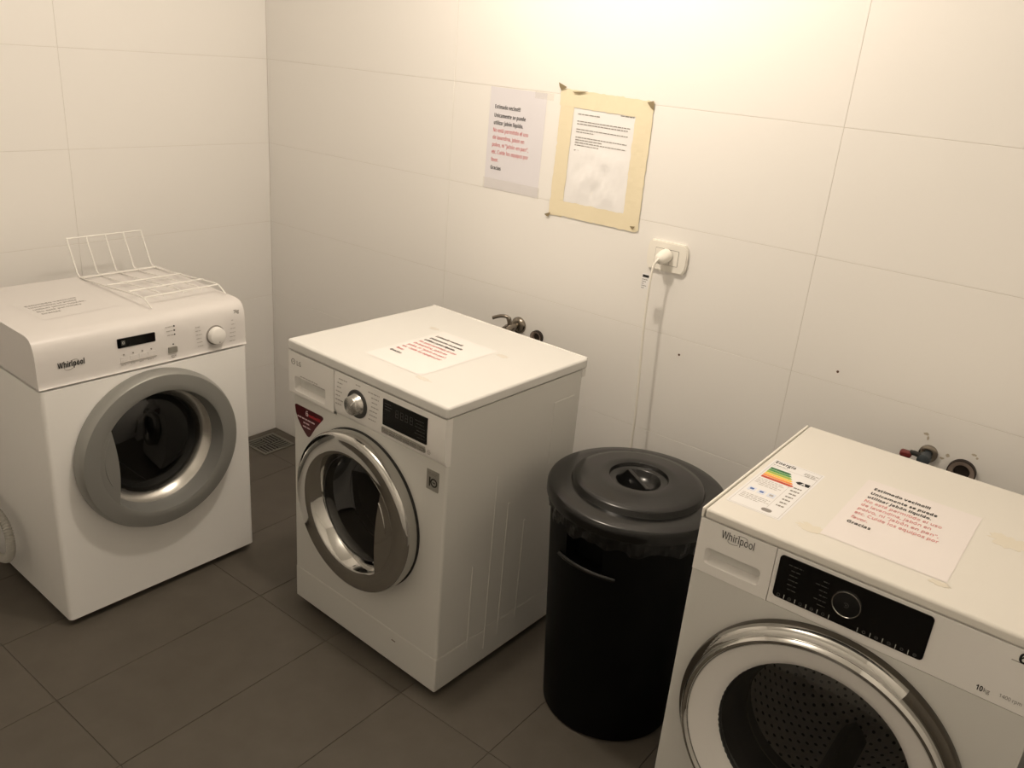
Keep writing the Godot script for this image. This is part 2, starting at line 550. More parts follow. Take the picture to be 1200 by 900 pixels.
func build_lamp() -> void:
	var t := thing("pendant_lamp", "warm glowing globe bulb hanging from the ceiling on a short rod", "lamp", LAMP_AT)
	var up := Basis(Vector3.RIGHT, PI / 2)
	var b := mb(Transform3D(up, Vector3(0, 2.4 - LAMP_AT.y, 0)))
	b.lathe([Vector2(0.055, 0.0), Vector2(0.055, 0.012), Vector2(0.045, 0.022), Vector2(0.0, 0.024)], 32)
	add(b, "ceiling_rose", M.white_plastic, t)
	b = mb()
	b.tube([Vector3(0, 2.4 - LAMP_AT.y - 0.02, 0), Vector3(0, 0.15, 0), Vector3(0, 0.085, 0)], 0.006, 10)
	add(b, "rod", M.white_plastic, t)
	b = mb(Transform3D(Basis(Vector3.RIGHT, -PI / 2), Vector3.ZERO))
	b.lathe([Vector2(0.018, 0.046), Vector2(0.022, 0.050), Vector2(0.022, 0.088), Vector2(0.016, 0.095), Vector2(0, 0.096)], 24)
	add(b, "bulb_holder", M.white_plastic, t)
	b = mb(Transform3D(Basis(Vector3.RIGHT, -PI / 2), Vector3.ZERO))
	var prof := []
	for i in 17:
		var a := -PI / 2 + PI * i / 16.0
		prof.append(Vector2(cos(a) * 0.05 if i > 0 and i < 16 else 0.0, sin(a) * 0.05))
	b.lathe(prof, 32)
	add(b, "bulb", M.lamp_diffuser, t)
	var l := OmniLight3D.new()
	l.name = "lamp_glow"
	l.light_color = LAMP_COLOR
	l.light_energy = 0.79
	l.light_size = 0.045
	l.omni_range = 12.0
	l.omni_attenuation = 2.0
	l.shadow_enabled = true
	add_child(l)
	l.position = LAMP_AT

# ---------------------------------------------------------------- room
func tile_mesh(w: float, h: float, t: float) -> ArrayMesh:
	# lies in xy with its face at z = 0 and a fine arris on the face edges
	var b := mb()
	var e := 0.0005
	var f := [Vector3(e, e, 0), Vector3(w - e, e, 0), Vector3(w - e, h - e, 0), Vector3(e, h - e, 0)]
	var g := [Vector3(0, 0, -e), Vector3(w, 0, -e), Vector3(w, h, -e), Vector3(0, h, -e)]
	var k := [Vector3(0, 0, -t), Vector3(w, 0, -t), Vector3(w, h, -t), Vector3(0, h, -t)]
	b.quad(f[0], f[1], f[2], f[3], Vector3.BACK)
	var side := [Vector3.DOWN, Vector3.RIGHT, Vector3.UP, Vector3.LEFT]
	for i in 4:
		var j := (i + 1) % 4
		b.quad(f[i], f[j], g[j], g[i], (side[i] + Vector3.BACK).normalized())
		b.quad(g[i], g[j], k[j], k[i], side[i])
	return b.mesh()

func tiled(parent: Node, us: Array, vs: Array, origin: Vector3, ub: Vector3, vb: Vector3, thick: float, mats: Array, seam: float) -> void:
	var gap := seam
	var cache := {}
	var rng := RandomNumberGenerator.new()
	rng.seed = 77 + us.size() * 13 + vs.size()
	for i in us.size() - 1:
		for j in vs.size() - 1:
			var w: float = us[i + 1] - us[i] - gap
			var h: float = vs[j + 1] - vs[j] - gap
			var key := "%.4f_%.4f" % [w, h]
			if not cache.has(key):
				cache[key] = tile_mesh(w, h, thick)
			var o := add_mesh(cache[key], "tile", mats[rng.randi() % mats.size()], parent)
			o.transform = Transform3D(Basis(ub, vb, ub.cross(vb)), origin + ub * (us[i] + gap / 2) + vb * (vs[j] + gap / 2))

func steps(cuts: Array, lo: float, hi: float) -> Array:
	var out := [lo]
	for c in cuts:
		if c > lo + 0.02 and c < hi - 0.02:
			out.append(c)
	out.append(hi)
	return out

func build_room() -> void:
	var W := 2.98
	var D := 2.35
	var H := 2.4
	var T := 0.10
	var rows := []
	for i in 9:
		rows.append(0.3 * i)
	var b := mb()
	b.box(Vector3(-T, -T, -T), Vector3(W + T, -0.0016, D + T))
	var fl := structure(add(b, "floor", M.floor_grout))
	var fx := []
	for i in range(-1, 13):
		fx.append(0.330 + 0.302 * i)
	var fz := []
	for i in range(-1, 7):
		fz.append(0.165 + 0.607 * i)
	# floor: u = +x, v = -z, so that the face looks up
	var vz := []
	for z in fz:
		vz.append(-z)
	vz.reverse()
	tiled(fl, steps(fx, 0.0, W), steps(vz, -D, 0.0), Vector3.ZERO, Vector3.RIGHT, Vector3.FORWARD, 0.0016, [M.floor_tile_0, M.floor_tile_1, M.floor_tile_2], 0.0018)
	b = mb()
	b.box(Vector3(-T, -0.0016, -T), Vector3(W + T, H, -0.0010))
	var wb := structure(add(b, "wall_back", M.grout))
	var wx := []
	for i in range(-1, 7):
		wx.append(0.927 + 1.2 * i)
	tiled(wb, steps(wx, 0.0, W), steps(rows, 0.0, H), Vector3.ZERO, Vector3.RIGHT, Vector3.UP, 0.0010, [M.wall_tile], 0.0010)
	for q in [Vector2(1.814, 0.854), Vector2(2.24, 0.931)]:
		disc(wb, "screw_hole", Vector3(q.x, q.y, 0.0), 0.0032, 0.0006, M.rust)
	# specks of dirt round the valve
	for q in [[2.470, 0.842, 0.007, 0.004, 31], [2.476, 0.833, 0.003, 0.006, 32], [2.526, 0.806, 0.005, 0.005, 33], [2.516, 0.795, 0.006, 0.003, 34], [2.578, 0.826, 0.007, 0.003, 35], [2.586, 0.820, 0.003, 0.003, 36]]:
		stain(wb, "dirt_speck", Vector3(q[0], q[1], 0.0001), q[2], q[3], M.wall_dirt, q[4], Basis())
	b = mb()
	b.box(Vector3(-T, -0.0016, -0.0010), Vector3(-0.0010, H, D + T))
	var wl := structure(add(b, "wall_left", M.grout))
	var wz := []
	for i in range(-1, 7):
		wz.append(-(0.758 + 1.2 * i))
	wz.reverse()
	# left wall: face looks along +x, so u = -z
	tiled(wl, steps(wz, -D, 0.0), steps(rows, 0.0, H), Vector3.ZERO, Vector3.FORWARD, Vector3.UP, 0.0010, [M.wall_tile], 0.0010)
	b = mb()
	b.box(Vector3(W, -0.0016, -0.0010), Vector3(W + T, H, D + T))
	structure(add(b, "wall_right", M.plaster))
	b = mb()
	b.box(Vector3(-0.0010, -0.0016, D), Vector3(W, H, D + T))
	structure(add(b, "wall_front", M.plaster))
	b = mb()
	b.box(Vector3(-T, H, -T), Vector3(W + T, H + T, D + T))
	structure(add(b, "ceiling", M.plaster))

# ---------------------------------------------------------------- dryer by the left wall
func build_dryer() -> void:
	var t := thing("tumble_dryer", "white front-loading dryer with a broad matt silver door ring and a wire rack on top", "dryer", Vector3(0.6985, 0, 0.9247), deg_to_rad(88.508))
	var c := Vector2(-0.006, 0.475)
	var w := 0.595
	var b := mb()
	b.cabinet(w, 0.023, 0.713, 0.0, -0.50, c, 0.2, 0.012)
	add(b, "cabinet", M.enamel, t)
	b = mb()
	b.box(Vector3(-0.284, 0.712, -0.48), Vector3(0.284, 0.722, -0.016))
	add(b, "inner_frame", M.enamel, t)
	# top and fascia in one moulding
	var prof := PackedVector2Array()
	for q in [[0.0, 0.720], [0.002, 0.7225], [0.0035, 0.7265], [0.0038, 0.74], [0.0038, 0.79], [0.0055, 0.812], [0.0095, 0.828], [0.015, 0.839], [0.023, 0.8465], [0.034, 0.851], [0.05, 0.853], [0.49, 0.853], [0.50, 0.845], [0.50, 0.720]]:
		prof.append(Vector2(q[0], q[1]))
	# local x of the polygon runs backwards (depth), extruded sideways
	b = mb(Transform3D(Basis(Vector3(0, 0, -1), Vector3(0, 1, 0), Vector3(1, 0, 0)), Vector3.ZERO))
	b.prism(prof, -w / 2, w / 2)
	add(b, "control_fascia", M.dryer_plastic, t)
	for s in [-1, 1]:
		for d in [-0.05, -0.45]:
			b = mb(Transform3D(Basis(Vector3.RIGHT, -PI / 2), Vector3(s * 0.25, 0, d)))
			b.lathe([Vector2(0.02, 0.0), Vector2(0.02, 0.012), Vector2(0.012, 0.024), Vector2(0, 0.024)], 16)
			add(b, "foot", M.rubber, t)
	# door
	var door := Node3D.new()
	door.name = "door"
	t.add_child(door)
	var at := Transform3D(Basis(), Vector3(c.x, c.y, 0))
	b = mb(at)
	b.lathe([Vector2(0.230, 0.0005), Vector2(0.235, 0.004), Vector2(0.2365, 0.020), Vector2(0.2350, 0.030), Vector2(0.2300, 0.0425), Vector2(0.2275, 0.0455), Vector2(0.215, 0.0470), Vector2(0.200, 0.0480), Vector2(0.186, 0.0485), Vector2(0.182, 0.047), Vector2(0.174, 0.004), Vector2(0.172, 0.0)], 96)
	add(b, "ring", M.silver, door)
	b = mb(at)
	b.lathe([Vector2(0.172, 0.0), Vector2(0.166, -0.004), Vector2(0.150, -0.022), Vector2(0.147, -0.03)], 72)
	add(b, "liner", M.silver_light, door)
	b = mb(at)
	b.lathe([Vector2(0.149, -0.024), Vector2(0.13, -0.012), Vector2(0.09, 0.0), Vector2(0.04, 0.006), Vector2(0, 0.007)], 64)
	add(b, "glass", M.smoked_glass, door)
	# grip plate: a segment of the opening on the side away from the hinge
	var seg := PackedVector2Array()
	var a0 := deg_to_rad(143)
	var a1 := deg_to_rad(219)
	for i in 25:
		var a := a0 + (a1 - a0) * i / 24.0
		seg.append(Vector2(cos(a), sin(a)) * 0.185)
	var p0 := seg[seg.size() - 1]
	var p1 := seg[0]
	for i in range(1, 12):
		var f := i / 12.0
		seg.append(p0.lerp(p1, f) + Vector2(0.011 * sin(PI * f), 0))
	b = mb(at)
	b.prism(seg, 0.028, 0.0487)
	var grip := add(b, "handle", M.silver, door)
	var arc := []
	for i in 20:
		var a := deg_to_rad(150 + 56 * i / 19.0)
		arc.append(Vector3(c.x + cos(a) * 0.150 - 0.022, c.y + sin(a) * 0.150 + 0.012, 0.0485))
	b = mb()
	b.tube(arc, 0.0016, 8)
	add(b, "finger_ridge", M.silver, grip)
	# gasket and drum behind the glass
	b = mb(at)
	b.lathe([Vector2(0.205, -0.002), Vector2(0.150, -0.028), Vector2(0.140, -0.06), Vector2(0.150, -0.09)].map(func(q): return q), 64)
	add(b, "gasket", M.rubber, door)
	drum(t, c, 0.15, -0.10, M.drum_dark, M.paddle_grey)
	# fascia fittings (the fascia stands about 3 mm behind the front plane here)
	var zf := -0.0035
	plate(t, "display", -0.090, 0.015, 0.7865, 0.812, zf - 0.004, zf + 0.0012, 0.002, M.black_gloss)
	plate(t, "display_symbol", -0.080, -0.069, 0.793, 0.807, zf, zf + 0.0015, 0.002, M.print_dim)
	b = mb(Transform3D(Basis(), Vector3(-0.0745, 0.800, zf + 0.0016)))
	b.lathe([Vector2(0.0035, 0), Vector2(0.0035, 0.0003), Vector2(0.0022, 0.0003), Vector2(0.0022, 0)], 20)
	add(b, "display_mark", M.print_white, t)
	for i in 4:
		disc(t, "indicator", Vector3(-0.076 + 0.0257 * i, 0.767, zf + 0.001), 0.0021, 0.001, M.ink_grey)
		plate(t, "push_button", -0.085 + 0.0257 * i, -0.064 + 0.0257 * i, 0.748, 0.760, zf - 0.001, zf + 0.0004, 0.0015, M.dryer_plastic)
	plate(t, "button_line", -0.086, 0.015, 0.7445, 0.7457, zf, zf + 0.0030, 0.0005, M.ink_pale)
	fine_print(t, Vector3(-0.086, 0.740, zf + 0.0035), Vector3.RIGHT, Vector3.DOWN, [[0.0, 0.012], [0.026, 0.038], [0.050, 0.062], [0.074, 0.09]].map(func(r): return r), 0.0, 0.0022, M.ink_pale)
	for i in 3:
		disc(t, "indicator", Vector3(0.0725, 0.818 - 0.012 * i, zf - 0.002), 0.0021, 0.002, M.ink_black)
		fine_print(t, Vector3(0.046 + 0.002 * i, 0.8195 - 0.012 * i, zf + 0.0005), Vector3.RIGHT, Vector3.DOWN, [[0, 0.021]], 0.006, 0.0025, M.ink_pale)
	disc(t, "indicator", Vector3(0.066, 0.7665, zf), 0.0018, 0.0015, M.ink_black)
	plate(t, "start_button", 0.050, 0.076, 0.7425, 0.7595, zf, zf + 0.0035, 0.002, M.badge_grey)
	fine_print(t, Vector3(0.055, 0.735, zf + 0.0035), Vector3.RIGHT, Vector3.DOWN, [[0, 0.016], [0.002, 0.015]], 0.004, 0.0022, M.ink_grey)
	# selector knob
	b = mb(Transform3D(Basis(), Vector3(0.197, 0.767, zf)))
	b.lathe([Vector2(0.029, 0), Vector2(0.029, 0.002), Vector2(0.0275, 0.003), Vector2(0.0255, 0.003)], 40)
	var kn := add(b, "selector_knob", M.ink_grey, t)
	b = mb(Transform3D(Basis(), Vector3(0.197, 0.767, zf)))
	b.lathe([Vector2(0.0255, 0), Vector2(0.025, 0.012), Vector2(0.0235, 0.018), Vector2(0.021, 0.0195), Vector2(0, 0.020)], 40)
	add(b, "knob_cap", M.white_plastic, kn)
	disc(kn, "knob_mark", Vector3(0.199, 0.749, zf + 0.0195), 0.0015, 0.0008, M.ink_grey)
	fine_print(t, Vector3(0.135, 0.802, zf + 0.0008), Vector3.RIGHT, Vector3.DOWN, [[0, 0.015], [0, 0.017], [0.001, 0.02], [0.002, 0.017], [0.004, 0.02], [0.005, 0.022]], 0.0115, 0.0022, M.ink_pale)
	fine_print(t, Vector3(0.243, 0.802, zf + 0.001), Vector3.RIGHT, Vector3.DOWN, [[0.008, 0.014], [0.008, 0.02], [0.004, 0.02], [0.002, 0.02], [0.001, 0.02], [0.0, 0.02]], 0.0125, 0.0022, M.ink_pale)
	text(t, "7kg", Vector3(0.262, 0.823, zf - 0.003), 0.014, M.ink_grey, 0.018, Vector3.ZERO, true)
	text(t, "Whirlpool", Vector3(-0.246, 0.772, zf + 0.0015), 0.021, M.ink_black, 0.067, Vector3.ZERO, true)
	swirl(t, Vector3(-0.212, 0.771, zf + 0.0014), 0.020, 0.010)

func swirl(parent: Node, c: Vector3, rx: float, ry: float) -> void:
	# thin tilted ring that loops behind the maker's name
	var b := mb()
	var tilt := 0.45
	for part in [[2.6, 4.6], [-0.6, 1.4]]:
		var pts := []
		for i in 15:
			var a: float = lerpf(part[0], part[1], i / 14.0)
			pts.append(c + Vector3(cos(a) * rx, sin(a) * ry, 0).rotated(Vector3.BACK, tilt))
		b.tube(pts, 0.0005, 5)
	add(b, "emblem", M.ink_grey, parent)

func build_rack() -> void:
	# local axes: x = world z reversed is not needed, the rack is built in room axes about its base
	var base := Vector3(0.228, 0.8533, 0.756)
	var t := thing("wire_rack", "white coated wire rack lying on the dryer with five upright wires at the back", "rack", base)
	var r := 0.0024
	var zs := [0.119, 0.0595, 0.0, -0.0595, -0.119]
	for i in 5:
		var b := mb()
		# up from the bend, then forward as a deck wire
		var z: float = zs[i]
		var pts := [Vector3(-0.056, 0.110, z), Vector3(-0.012, 0.016, z), Vector3(-0.004, 0.006, z), Vector3(0.006, r + 0.0005, z), Vector3(0.08, 0.006, z), Vector3(0.17, 0.012, z), Vector3(0.285, 0.021, z)]
		if i == 0 or i == 4:
			pts.append_array([Vector3(0.340, 0.024, z), Vector3(0.368, 0.021, z), Vector3(0.398, r + 0.0005, z)])
		else:
			pts.append_array([Vector3(0.340, 0.024, z), Vector3(0.366, 0.021, z)])
		b.tube(smooth_path(pts, 3), r if i in [0, 4] else 0.0020, 8)
		add(b, "long_wire", M.wire_white, t)
	for q in [[-0.056, 0.110], [0.022, 0.0065], [0.165, 0.0155], [0.285, 0.0250], [0.364, 0.0255]]:
		var b := mb()
		b.tube([Vector3(q[0], q[1], zs[0]), Vector3(q[0], q[1], (zs[0] + zs[4]) / 2), Vector3(q[0], q[1], zs[4])], r, 8)
		add(b, "cross_wire", M.wire_white, t)

func smooth_path(pts: Array, sub: int) -> Array:
	var c := Curve3D.new()
	for i in pts.size():
		var d: Vector3 = (pts[mini(i + 1, pts.size() - 1)] - pts[maxi(i - 1, 0)])
		var lp: float = 0.0 if i == 0 else pts[i].distance_to(pts[i - 1])
		var ln: float = 0.0 if i == pts.size() - 1 else pts[i].distance_to(pts[i + 1])
		var dir := d.normalized()
		c.add_point(pts[i], -dir * lp * 0.33, dir * ln * 0.33)
	var out := []
	for i in pts.size() - 1:
		for k in sub:
			out.append(c.sample(i, float(k) / sub))
	out.append(pts[-1])
	return out

# ---------------------------------------------------------------- washing machine in the middle
func build_washer_centre() -> void:
	var t := thing("washing_machine", "white washing machine with a maroon badge, between the dryer and the bin", "washing machine", Vector3(1.3226, 0, 0.7304), deg_to_rad(-2.413))
	var c := Vector2(-0.005, 0.448)
	var b := mb()
	b.cabinet(0.592, 0.1295, 0.700, -0.010, -0.525, c, 0.19, 0.008)
	var cab := add(b, "cabinet", M.enamel_grey, t)
	# pressed ribs on the side panel
	for q in [[-0.13, 0.10, 0.36], [-0.20, 0.06, 0.60], [-0.255, 0.08, 0.50], [-0.33, 0.10, 0.42]]:
		b = mb()
		b.rbox(Vector3(0.293, q[1], q[0] - 0.004), Vector3(0.2975, q[2], q[0] + 0.004), 0.0018, 2)
		add(b, "pressed_rib", M.enamel_grey, cab)
	b = mb()
	b.rbox(Vector3(0.293, 0.56, -0.50), Vector3(0.2972, 0.745, -0.41), 0.0015, 2)
	add(b, "pressed_panel", M.enamel_grey, cab)
	# upper part of the body behind the fascia
	b = mb()
	b.box(Vector3(-0.296, 0.70, -0.525), Vector3(0.296, 0.812, -0.012))
	add(b, "upper_body", M.enamel_grey, t)
	# kick panel
	b = mb()
	b.rbox(Vector3(-0.296, 0.021, -0.515), Vector3(0.296, 0.1285, -0.0100), 0.005, 3)
	var kick := add(b, "kick_panel", M.enamel_grey, t)
	plate(kick, "scuff_mark", 0.128, 0.143, 0.0972, 0.0990, -0.0105, -0.0090, 0.0008, M.rust)  # small brown scuff on the panel, not an opening
	for s in [-1, 1]:
		for d in [-0.06, -0.46]:
			b = mb(Transform3D(Basis(Vector3.RIGHT, -PI / 2), Vector3(s * 0.24, 0, d)))
			b.lathe([Vector2(0.024, 0.0), Vector2(0.024, 0.012), Vector2(0.014, 0.022), Vector2(0, 0.022)], 16)
			add(b, "foot", M.rubber, t)
	# lid
	b = mb()
	b.rbox(Vector3(-0.300, 0.8135, -0.5424), Vector3(0.300, 0.8430, 0.0035), 0.007, 4)
	var lid := add(b, "lid", M.lid_enamel, t)
	b = mb()
	b.rbox(Vector3(-0.297, 0.8425, -0.5424), Vector3(0.297, 0.8442, -0.534), 0.0007, 2)
	add(b, "rear_lip", M.white_plastic, lid)
	b = mb()
	b.rbox(Vector3(0.272, 0.790, -0.541), Vector3(0.2985, 0.8135, -0.524), 0.003, 2)
	add(b, "rear_hinge_cover", M.white_plastic, t)
	# control fascia: a bowed moulding, extruded across; its left end is the detergent drawer
	var prof := PackedVector2Array()
	for q in [[-0.001, 0.8115], [-0.003, 0.79], [-0.0035, 0.755], [-0.0025, 0.72], [0.0, 0.703], [0.004, 0.694], [0.0095, 0.689], [0.02, 0.688], [0.02, 0.8115]]:
		prof.append(Vector2(q[0], q[1]))
	var side := Transform3D(Basis(Vector3(0, 0, -1), Vector3(0, 1, 0), Vector3(1, 0, 0)), Vector3.ZERO)
	b = mb(side)
	b.prism(prof, -0.1035, 0.2965)
	var fas := add(b, "control_fascia", M.white_plastic, t)
	# drawer front
	var dr := mb()
	dr.pocket(-0.2965, -0.1055, 0.6955, 0.8115, -0.271, -0.139, 0.703, 0.7455, 0.0034, 0.020, 0.006)
	dr.quad(Vector3(-0.2965, 0.6955, 0.0034), Vector3(-0.2965, 0.8115, 0.0034), Vector3(-0.2965, 0.8115, -0.02), Vector3(-0.2965, 0.6955, -0.02), Vector3.LEFT)
	dr.quad(Vector3(-0.1055, 0.6955, 0.0034), Vector3(-0.1055, 0.8115, 0.0034), Vector3(-0.1055, 0.8115, -0.02), Vector3(-0.1055, 0.6955, -0.02), Vector3.RIGHT)
	dr.quad(Vector3(-0.2965, 0.8115, 0.0034), Vector3(-0.1055, 0.8115, 0.0034), Vector3(-0.1055, 0.8115, -0.02), Vector3(-0.2965, 0.8115, -0.02), Vector3.UP)
	var lip := [Vector2(0.6955, 0.0034), Vector2(0.690, 0.001), Vector2(0.686, -0.004), Vector2(0.684, -0.012)]
	for i in 3:
		var nn := Vector3(0, -0.4 - 0.2 * i, 1.0 - 0.3 * i).normalized()
		dr.quad(Vector3(-0.2965, lip[i].x, lip[i].y), Vector3(-0.1055, lip[i].x, lip[i].y), Vector3(-0.1055, lip[i + 1].x, lip[i + 1].y), Vector3(-0.2965, lip[i + 1].x, lip[i + 1].y), nn)
	var drawer := add(dr, "detergent_drawer", M.white_plastic, t)
	fine_print(drawer, Vector3(-0.245, 0.752, 0.0039), Vector3.RIGHT, Vector3.DOWN, [[0.0, 0.075], [0.055, 0.105]], 0.006, 0.0026, M.ink_pale)
	text(drawer, "LG", Vector3(-0.260, 0.784, 0.0037), 0.018, M.ink_grey, 0.018, Vector3.ZERO, true)
	b = mb(Transform3D(Basis(), Vector3(-0.275, 0.7845, 0.0034)))
	b.lathe([Vector2(0.0085, 0), Vector2(0.0085, 0.0007), Vector2(0.0068, 0.0007), Vector2(0.0068, 0)], 24)
	b.lathe([Vector2(0.0018, 0), Vector2(0.0018, 0.0007), Vector2(0, 0.0007)], 10)
	add(b, "emblem", M.ink_grey, drawer)
	# knob
	b = mb(Transform3D(Basis(), Vector3(-0.012, 0.749, 0.003)))
	b.lathe([Vector2(0.0375, 0), Vector2(0.0375, 0.002), Vector2(0.035, 0.0035), Vector2(0.028, 0.0025), Vector2(0.0, 0.0025)], 48)
	var bez := add(b, "program_knob", M.grey_rubber, fas)
	b = mb(Transform3D(Basis(), Vector3(-0.012, 0.749, 0.003)))
	b.lathe([Vector2(0.0285, 0.002), Vector2(0.028, 0.006), Vector2(0.0255, 0.009), Vector2(0.0245, 0.020), Vector2(0.0235, 0.0235), Vector2(0.021, 0.0245), Vector2(0.0, 0.0245)], 48)
	add(b, "knob_cap", M.silver_light, bez)
	b = mb(Transform3D(Basis(Vector3.BACK, -0.75), Vector3(-0.012, 0.749, 0.0275)))
	b.rbox(Vector3(-0.0016, 0.006, -0.001), Vector3(0.0016, 0.0225, 0.0012), 0.0008, 2)
	add(b, "knob_pointer", M.white_plastic, bez)
	var zf := 0.0042
	fine_print(fas, Vector3(-0.097, 0.797, zf), Vector3.RIGHT, Vector3.DOWN, [[0.014, 0.046], [0.008, 0.028], [0.006, 0.022], [0.002, 0.026], [0.001, 0.018], [0.0, 0.032], [0.0, 0.024]], 0.0118, 0.0028, M.ink_pale)
	fine_print(fas, Vector3(0.029, 0.797, zf), Vector3.RIGHT, Vector3.DOWN, [[0.0, 0.042], [0.012, 0.04], [0.014, 0.034], [0.012, 0.04], [0.006, 0.034], [0.006, 0.034], [0.003, 0.03]], 0.0118, 0.0028, M.ink_pale)
	fine_print(fas, Vector3(-0.018, 0.801, zf), Vector3.RIGHT, Vector3.DOWN, [[0, 0.018]], 0.01, 0.0026, M.ink_pale)
	# display with dim digits and the button strip under it
	var disp := plate(fas, "display", 0.0845, 0.2385, 0.7285, 0.797, 0.001, 0.0046, 0.002, M.display_black)
	fine_print(disp, Vector3(0.092, 0.788, 0.0050), Vector3.RIGHT, Vector3.DOWN, [[0, 0.022], [0, 0.026], [0, 0.020]], 0.0075, 0.0018, M.print_dim)
	fine_print(disp, Vector3(0.198, 0.782, 0.0050), Vector3.RIGHT, Vector3.DOWN, [[0, 0.030], [0.004, 0.03], [0.0, 0.034], [0.006, 0.034], [0.0, 0.034], [0.008, 0.034]], 0.0085, 0.0016, M.print_dim)
	var sg := mb()
	for k in 4:
		var x0: float = 0.131 + 0.0165 * k
		for q in [[0, 0.0185, 0.0092, 0.0012], [0, 0.0095, 0.0092, 0.0012], [0, 0.0005, 0.0092, 0.0012], [0, 0.0005, 0.0012, 0.018], [0.0085, 0.0005, 0.0012, 0.018]]:
			var o := Vector3(x0 + q[0], 0.762 + q[1], 0.0050)
			sg.quad(o, o + Vector3(q[2], 0, 0), o + Vector3(q[2], q[3], 0), o + Vector3(0, q[3], 0), Vector3.BACK)
	add(sg, "digit_segments", M.print_dim, disp)
	var strip := plate(fas, "button_strip", 0.0810, 0.2330, 0.7055, 0.7215, 0.0005, 0.0043, 0.002, M.badge_grey)
	for k in 6:
		plate(strip, "push_button", 0.0835 + 0.025 * k, 0.1065 + 0.025 * k, 0.7085, 0.7183, 0.003, 0.0054, 0.002, M.silver_light)
	fine_print(strip, Vector3(0.087, 0.7147, 0.0057), Vector3.RIGHT, Vector3.DOWN, [[0, 0.14]], 0.01, 0.0022, M.ink_grey)
	fine_print(fas, Vector3(0.241, 0.719, zf), Vector3.RIGHT, Vector3.DOWN, [[0.002, 0.010], [0.0, 0.012], [0.002, 0.010]], 0.0045, 0.0024, M.ink_pale)
	# maroon badge
	var bp := PackedVector2Array([Vector2(-0.288, 0.648), Vector2(-0.2865, 0.6535), Vector2(-0.281, 0.6555), Vector2(-0.172, 0.6555), Vector2(-0.1655, 0.6525), Vector2(-0.1655, 0.6475), Vector2(-0.182, 0.629), Vector2(-0.200, 0.608), Vector2(-0.221, 0.578), Vector2(-0.2265, 0.5735), Vector2(-0.2345, 0.5735), Vector2(-0.2415, 0.5785), Vector2(-0.258, 0.592), Vector2(-0.275, 0.612), Vector2(-0.284, 0.630)])
	b = mb()
	b.prism(bp, -0.0105, -0.0090)
	var badge := add(b, "badge", M.maroon, t)
	text(badge, "6", Vector3(-0.240, 0.6415, -0.0088), 0.022, M.badge_text, 0.011, Vector3.ZERO, true)
	text(badge, "motionDD", Vector3(-0.226, 0.6395, -0.0088), 0.0125, M.badge_red, 0.050, Vector3.ZERO, true)
	fine_print(badge, Vector3(-0.277, 0.6245, -0.0087), Vector3.RIGHT, Vector3.DOWN, [[0, 0.078], [0.026, 0.052], [0.024, 0.058]], 0.0115, 0.0042, M.badge_text, "print", 0.012)
	# square badge: a one and a barred ring
	var sq := plate(t, "warranty_badge", 0.2315, 0.2720, 0.6085, 0.6620, -0.0105, -0.0088, 0.0015, M.badge_grey)
	plate(sq, "lettering", 0.2405, 0.2445, 0.6185, 0.6425, -0.0090, -0.0084, 0.0004, M.ink_black)
	b = mb(Transform3D(Basis(), Vector3(0.2565, 0.6305, -0.0090)))
	b.lathe([Vector2(0.0115, 0), Vector2(0.0115, 0.0007), Vector2(0.0080, 0.0007), Vector2(0.0080, 0)], 28)
	b.box(Vector3(-0.0045, -0.0012, 0), Vector3(0.0045, 0.0012, 0.0007))
	add(b, "emblem", M.ink_black, sq)
	fine_print(sq, Vector3(0.2355, 0.6555, -0.0083), Vector3.RIGHT, Vector3.DOWN, [[0, 0.032], [0, 0.028]], 0.004, 0.002, M.ink_grey)
	# door
	var door := Node3D.new()
	door.name = "door"
	t.add_child(door)
	var at := Transform3D(Basis(), Vector3(c.x, c.y, -0.01))
	b = mb(at)
	b.lathe([Vector2(0.2222, 0.0005), Vector2(0.2222, 0.003), Vector2(0.219, 0.005), Vector2(0.20, 0.005)], 80)
	add(b, "backing_ring", M.rubber, door)
	b = mb(at)
	b.lathe([Vector2(0.219, 0.0045), Vector2(0.2212, 0.009), Vector2(0.2218, 0.034), Vector2(0.2205, 0.0405), Vector2(0.2175, 0.0450), Vector2(0.2130, 0.0475), Vector2(0.205, 0.0485), Vector2(0.190, 0.0485), Vector2(0.175, 0.0472), Vector2(0.166, 0.0455), Vector2(0.162, 0.0430), Vector2(0.149, 0.010), Vector2(0.147, 0.004)], 96)
	add(b, "ring", M.chrome, door)
	var seg := PackedVector2Array()
	var a0 := deg_to_rad(-50)
	var a1 := deg_to_rad(43)
	for i in 25:
		var a := a0 + (a1 - a0) * i / 24.0
		seg.append(Vector2(cos(a), sin(a)) * 0.170)
	var p0 := seg[seg.size() - 1]
	var p1 := seg[0]
	for i in range(1, 14):
		var f := i / 14.0
		seg.append(p0.lerp(p1, f) - Vector2(0.010 * sin(PI * f), 0))
	b = mb(at)
	b.prism(seg, 0.028, 0.0465)
	var grip := add(b, "handle", M.chrome, door)
	var arc := []
	for i in 14:
		var a := deg_to_rad(2 + 32 * i / 13.0)
		arc.append(Vector3(c.x + cos(a) * 0.150 - 0.006, c.y + sin(a) * 0.150, 0.0368))
	b = mb()
	b.tube(arc, 0.0016, 8)
	add(b, "finger_ridge", M.chrome, grip)
	b = mb(at)
	b.lathe([Vector2(0.148, 0.008), Vector2(0.14, 0.0), Vector2(0.132, -0.03), Vector2(0.120, -0.055), Vector2(0.115, -0.062)], 72)
	add(b, "gasket", M.grey_rubber, door)
	b = mb(at)
	b.lathe([Vector2(0.1185, -0.0585), Vector2(0.1175, -0.0560), Vector2(0.1155, -0.0560), Vector2(0.115, -0.0585)], 72)
	add(b, "glass_rim", M.chrome_dull, door)
	b = mb(at)
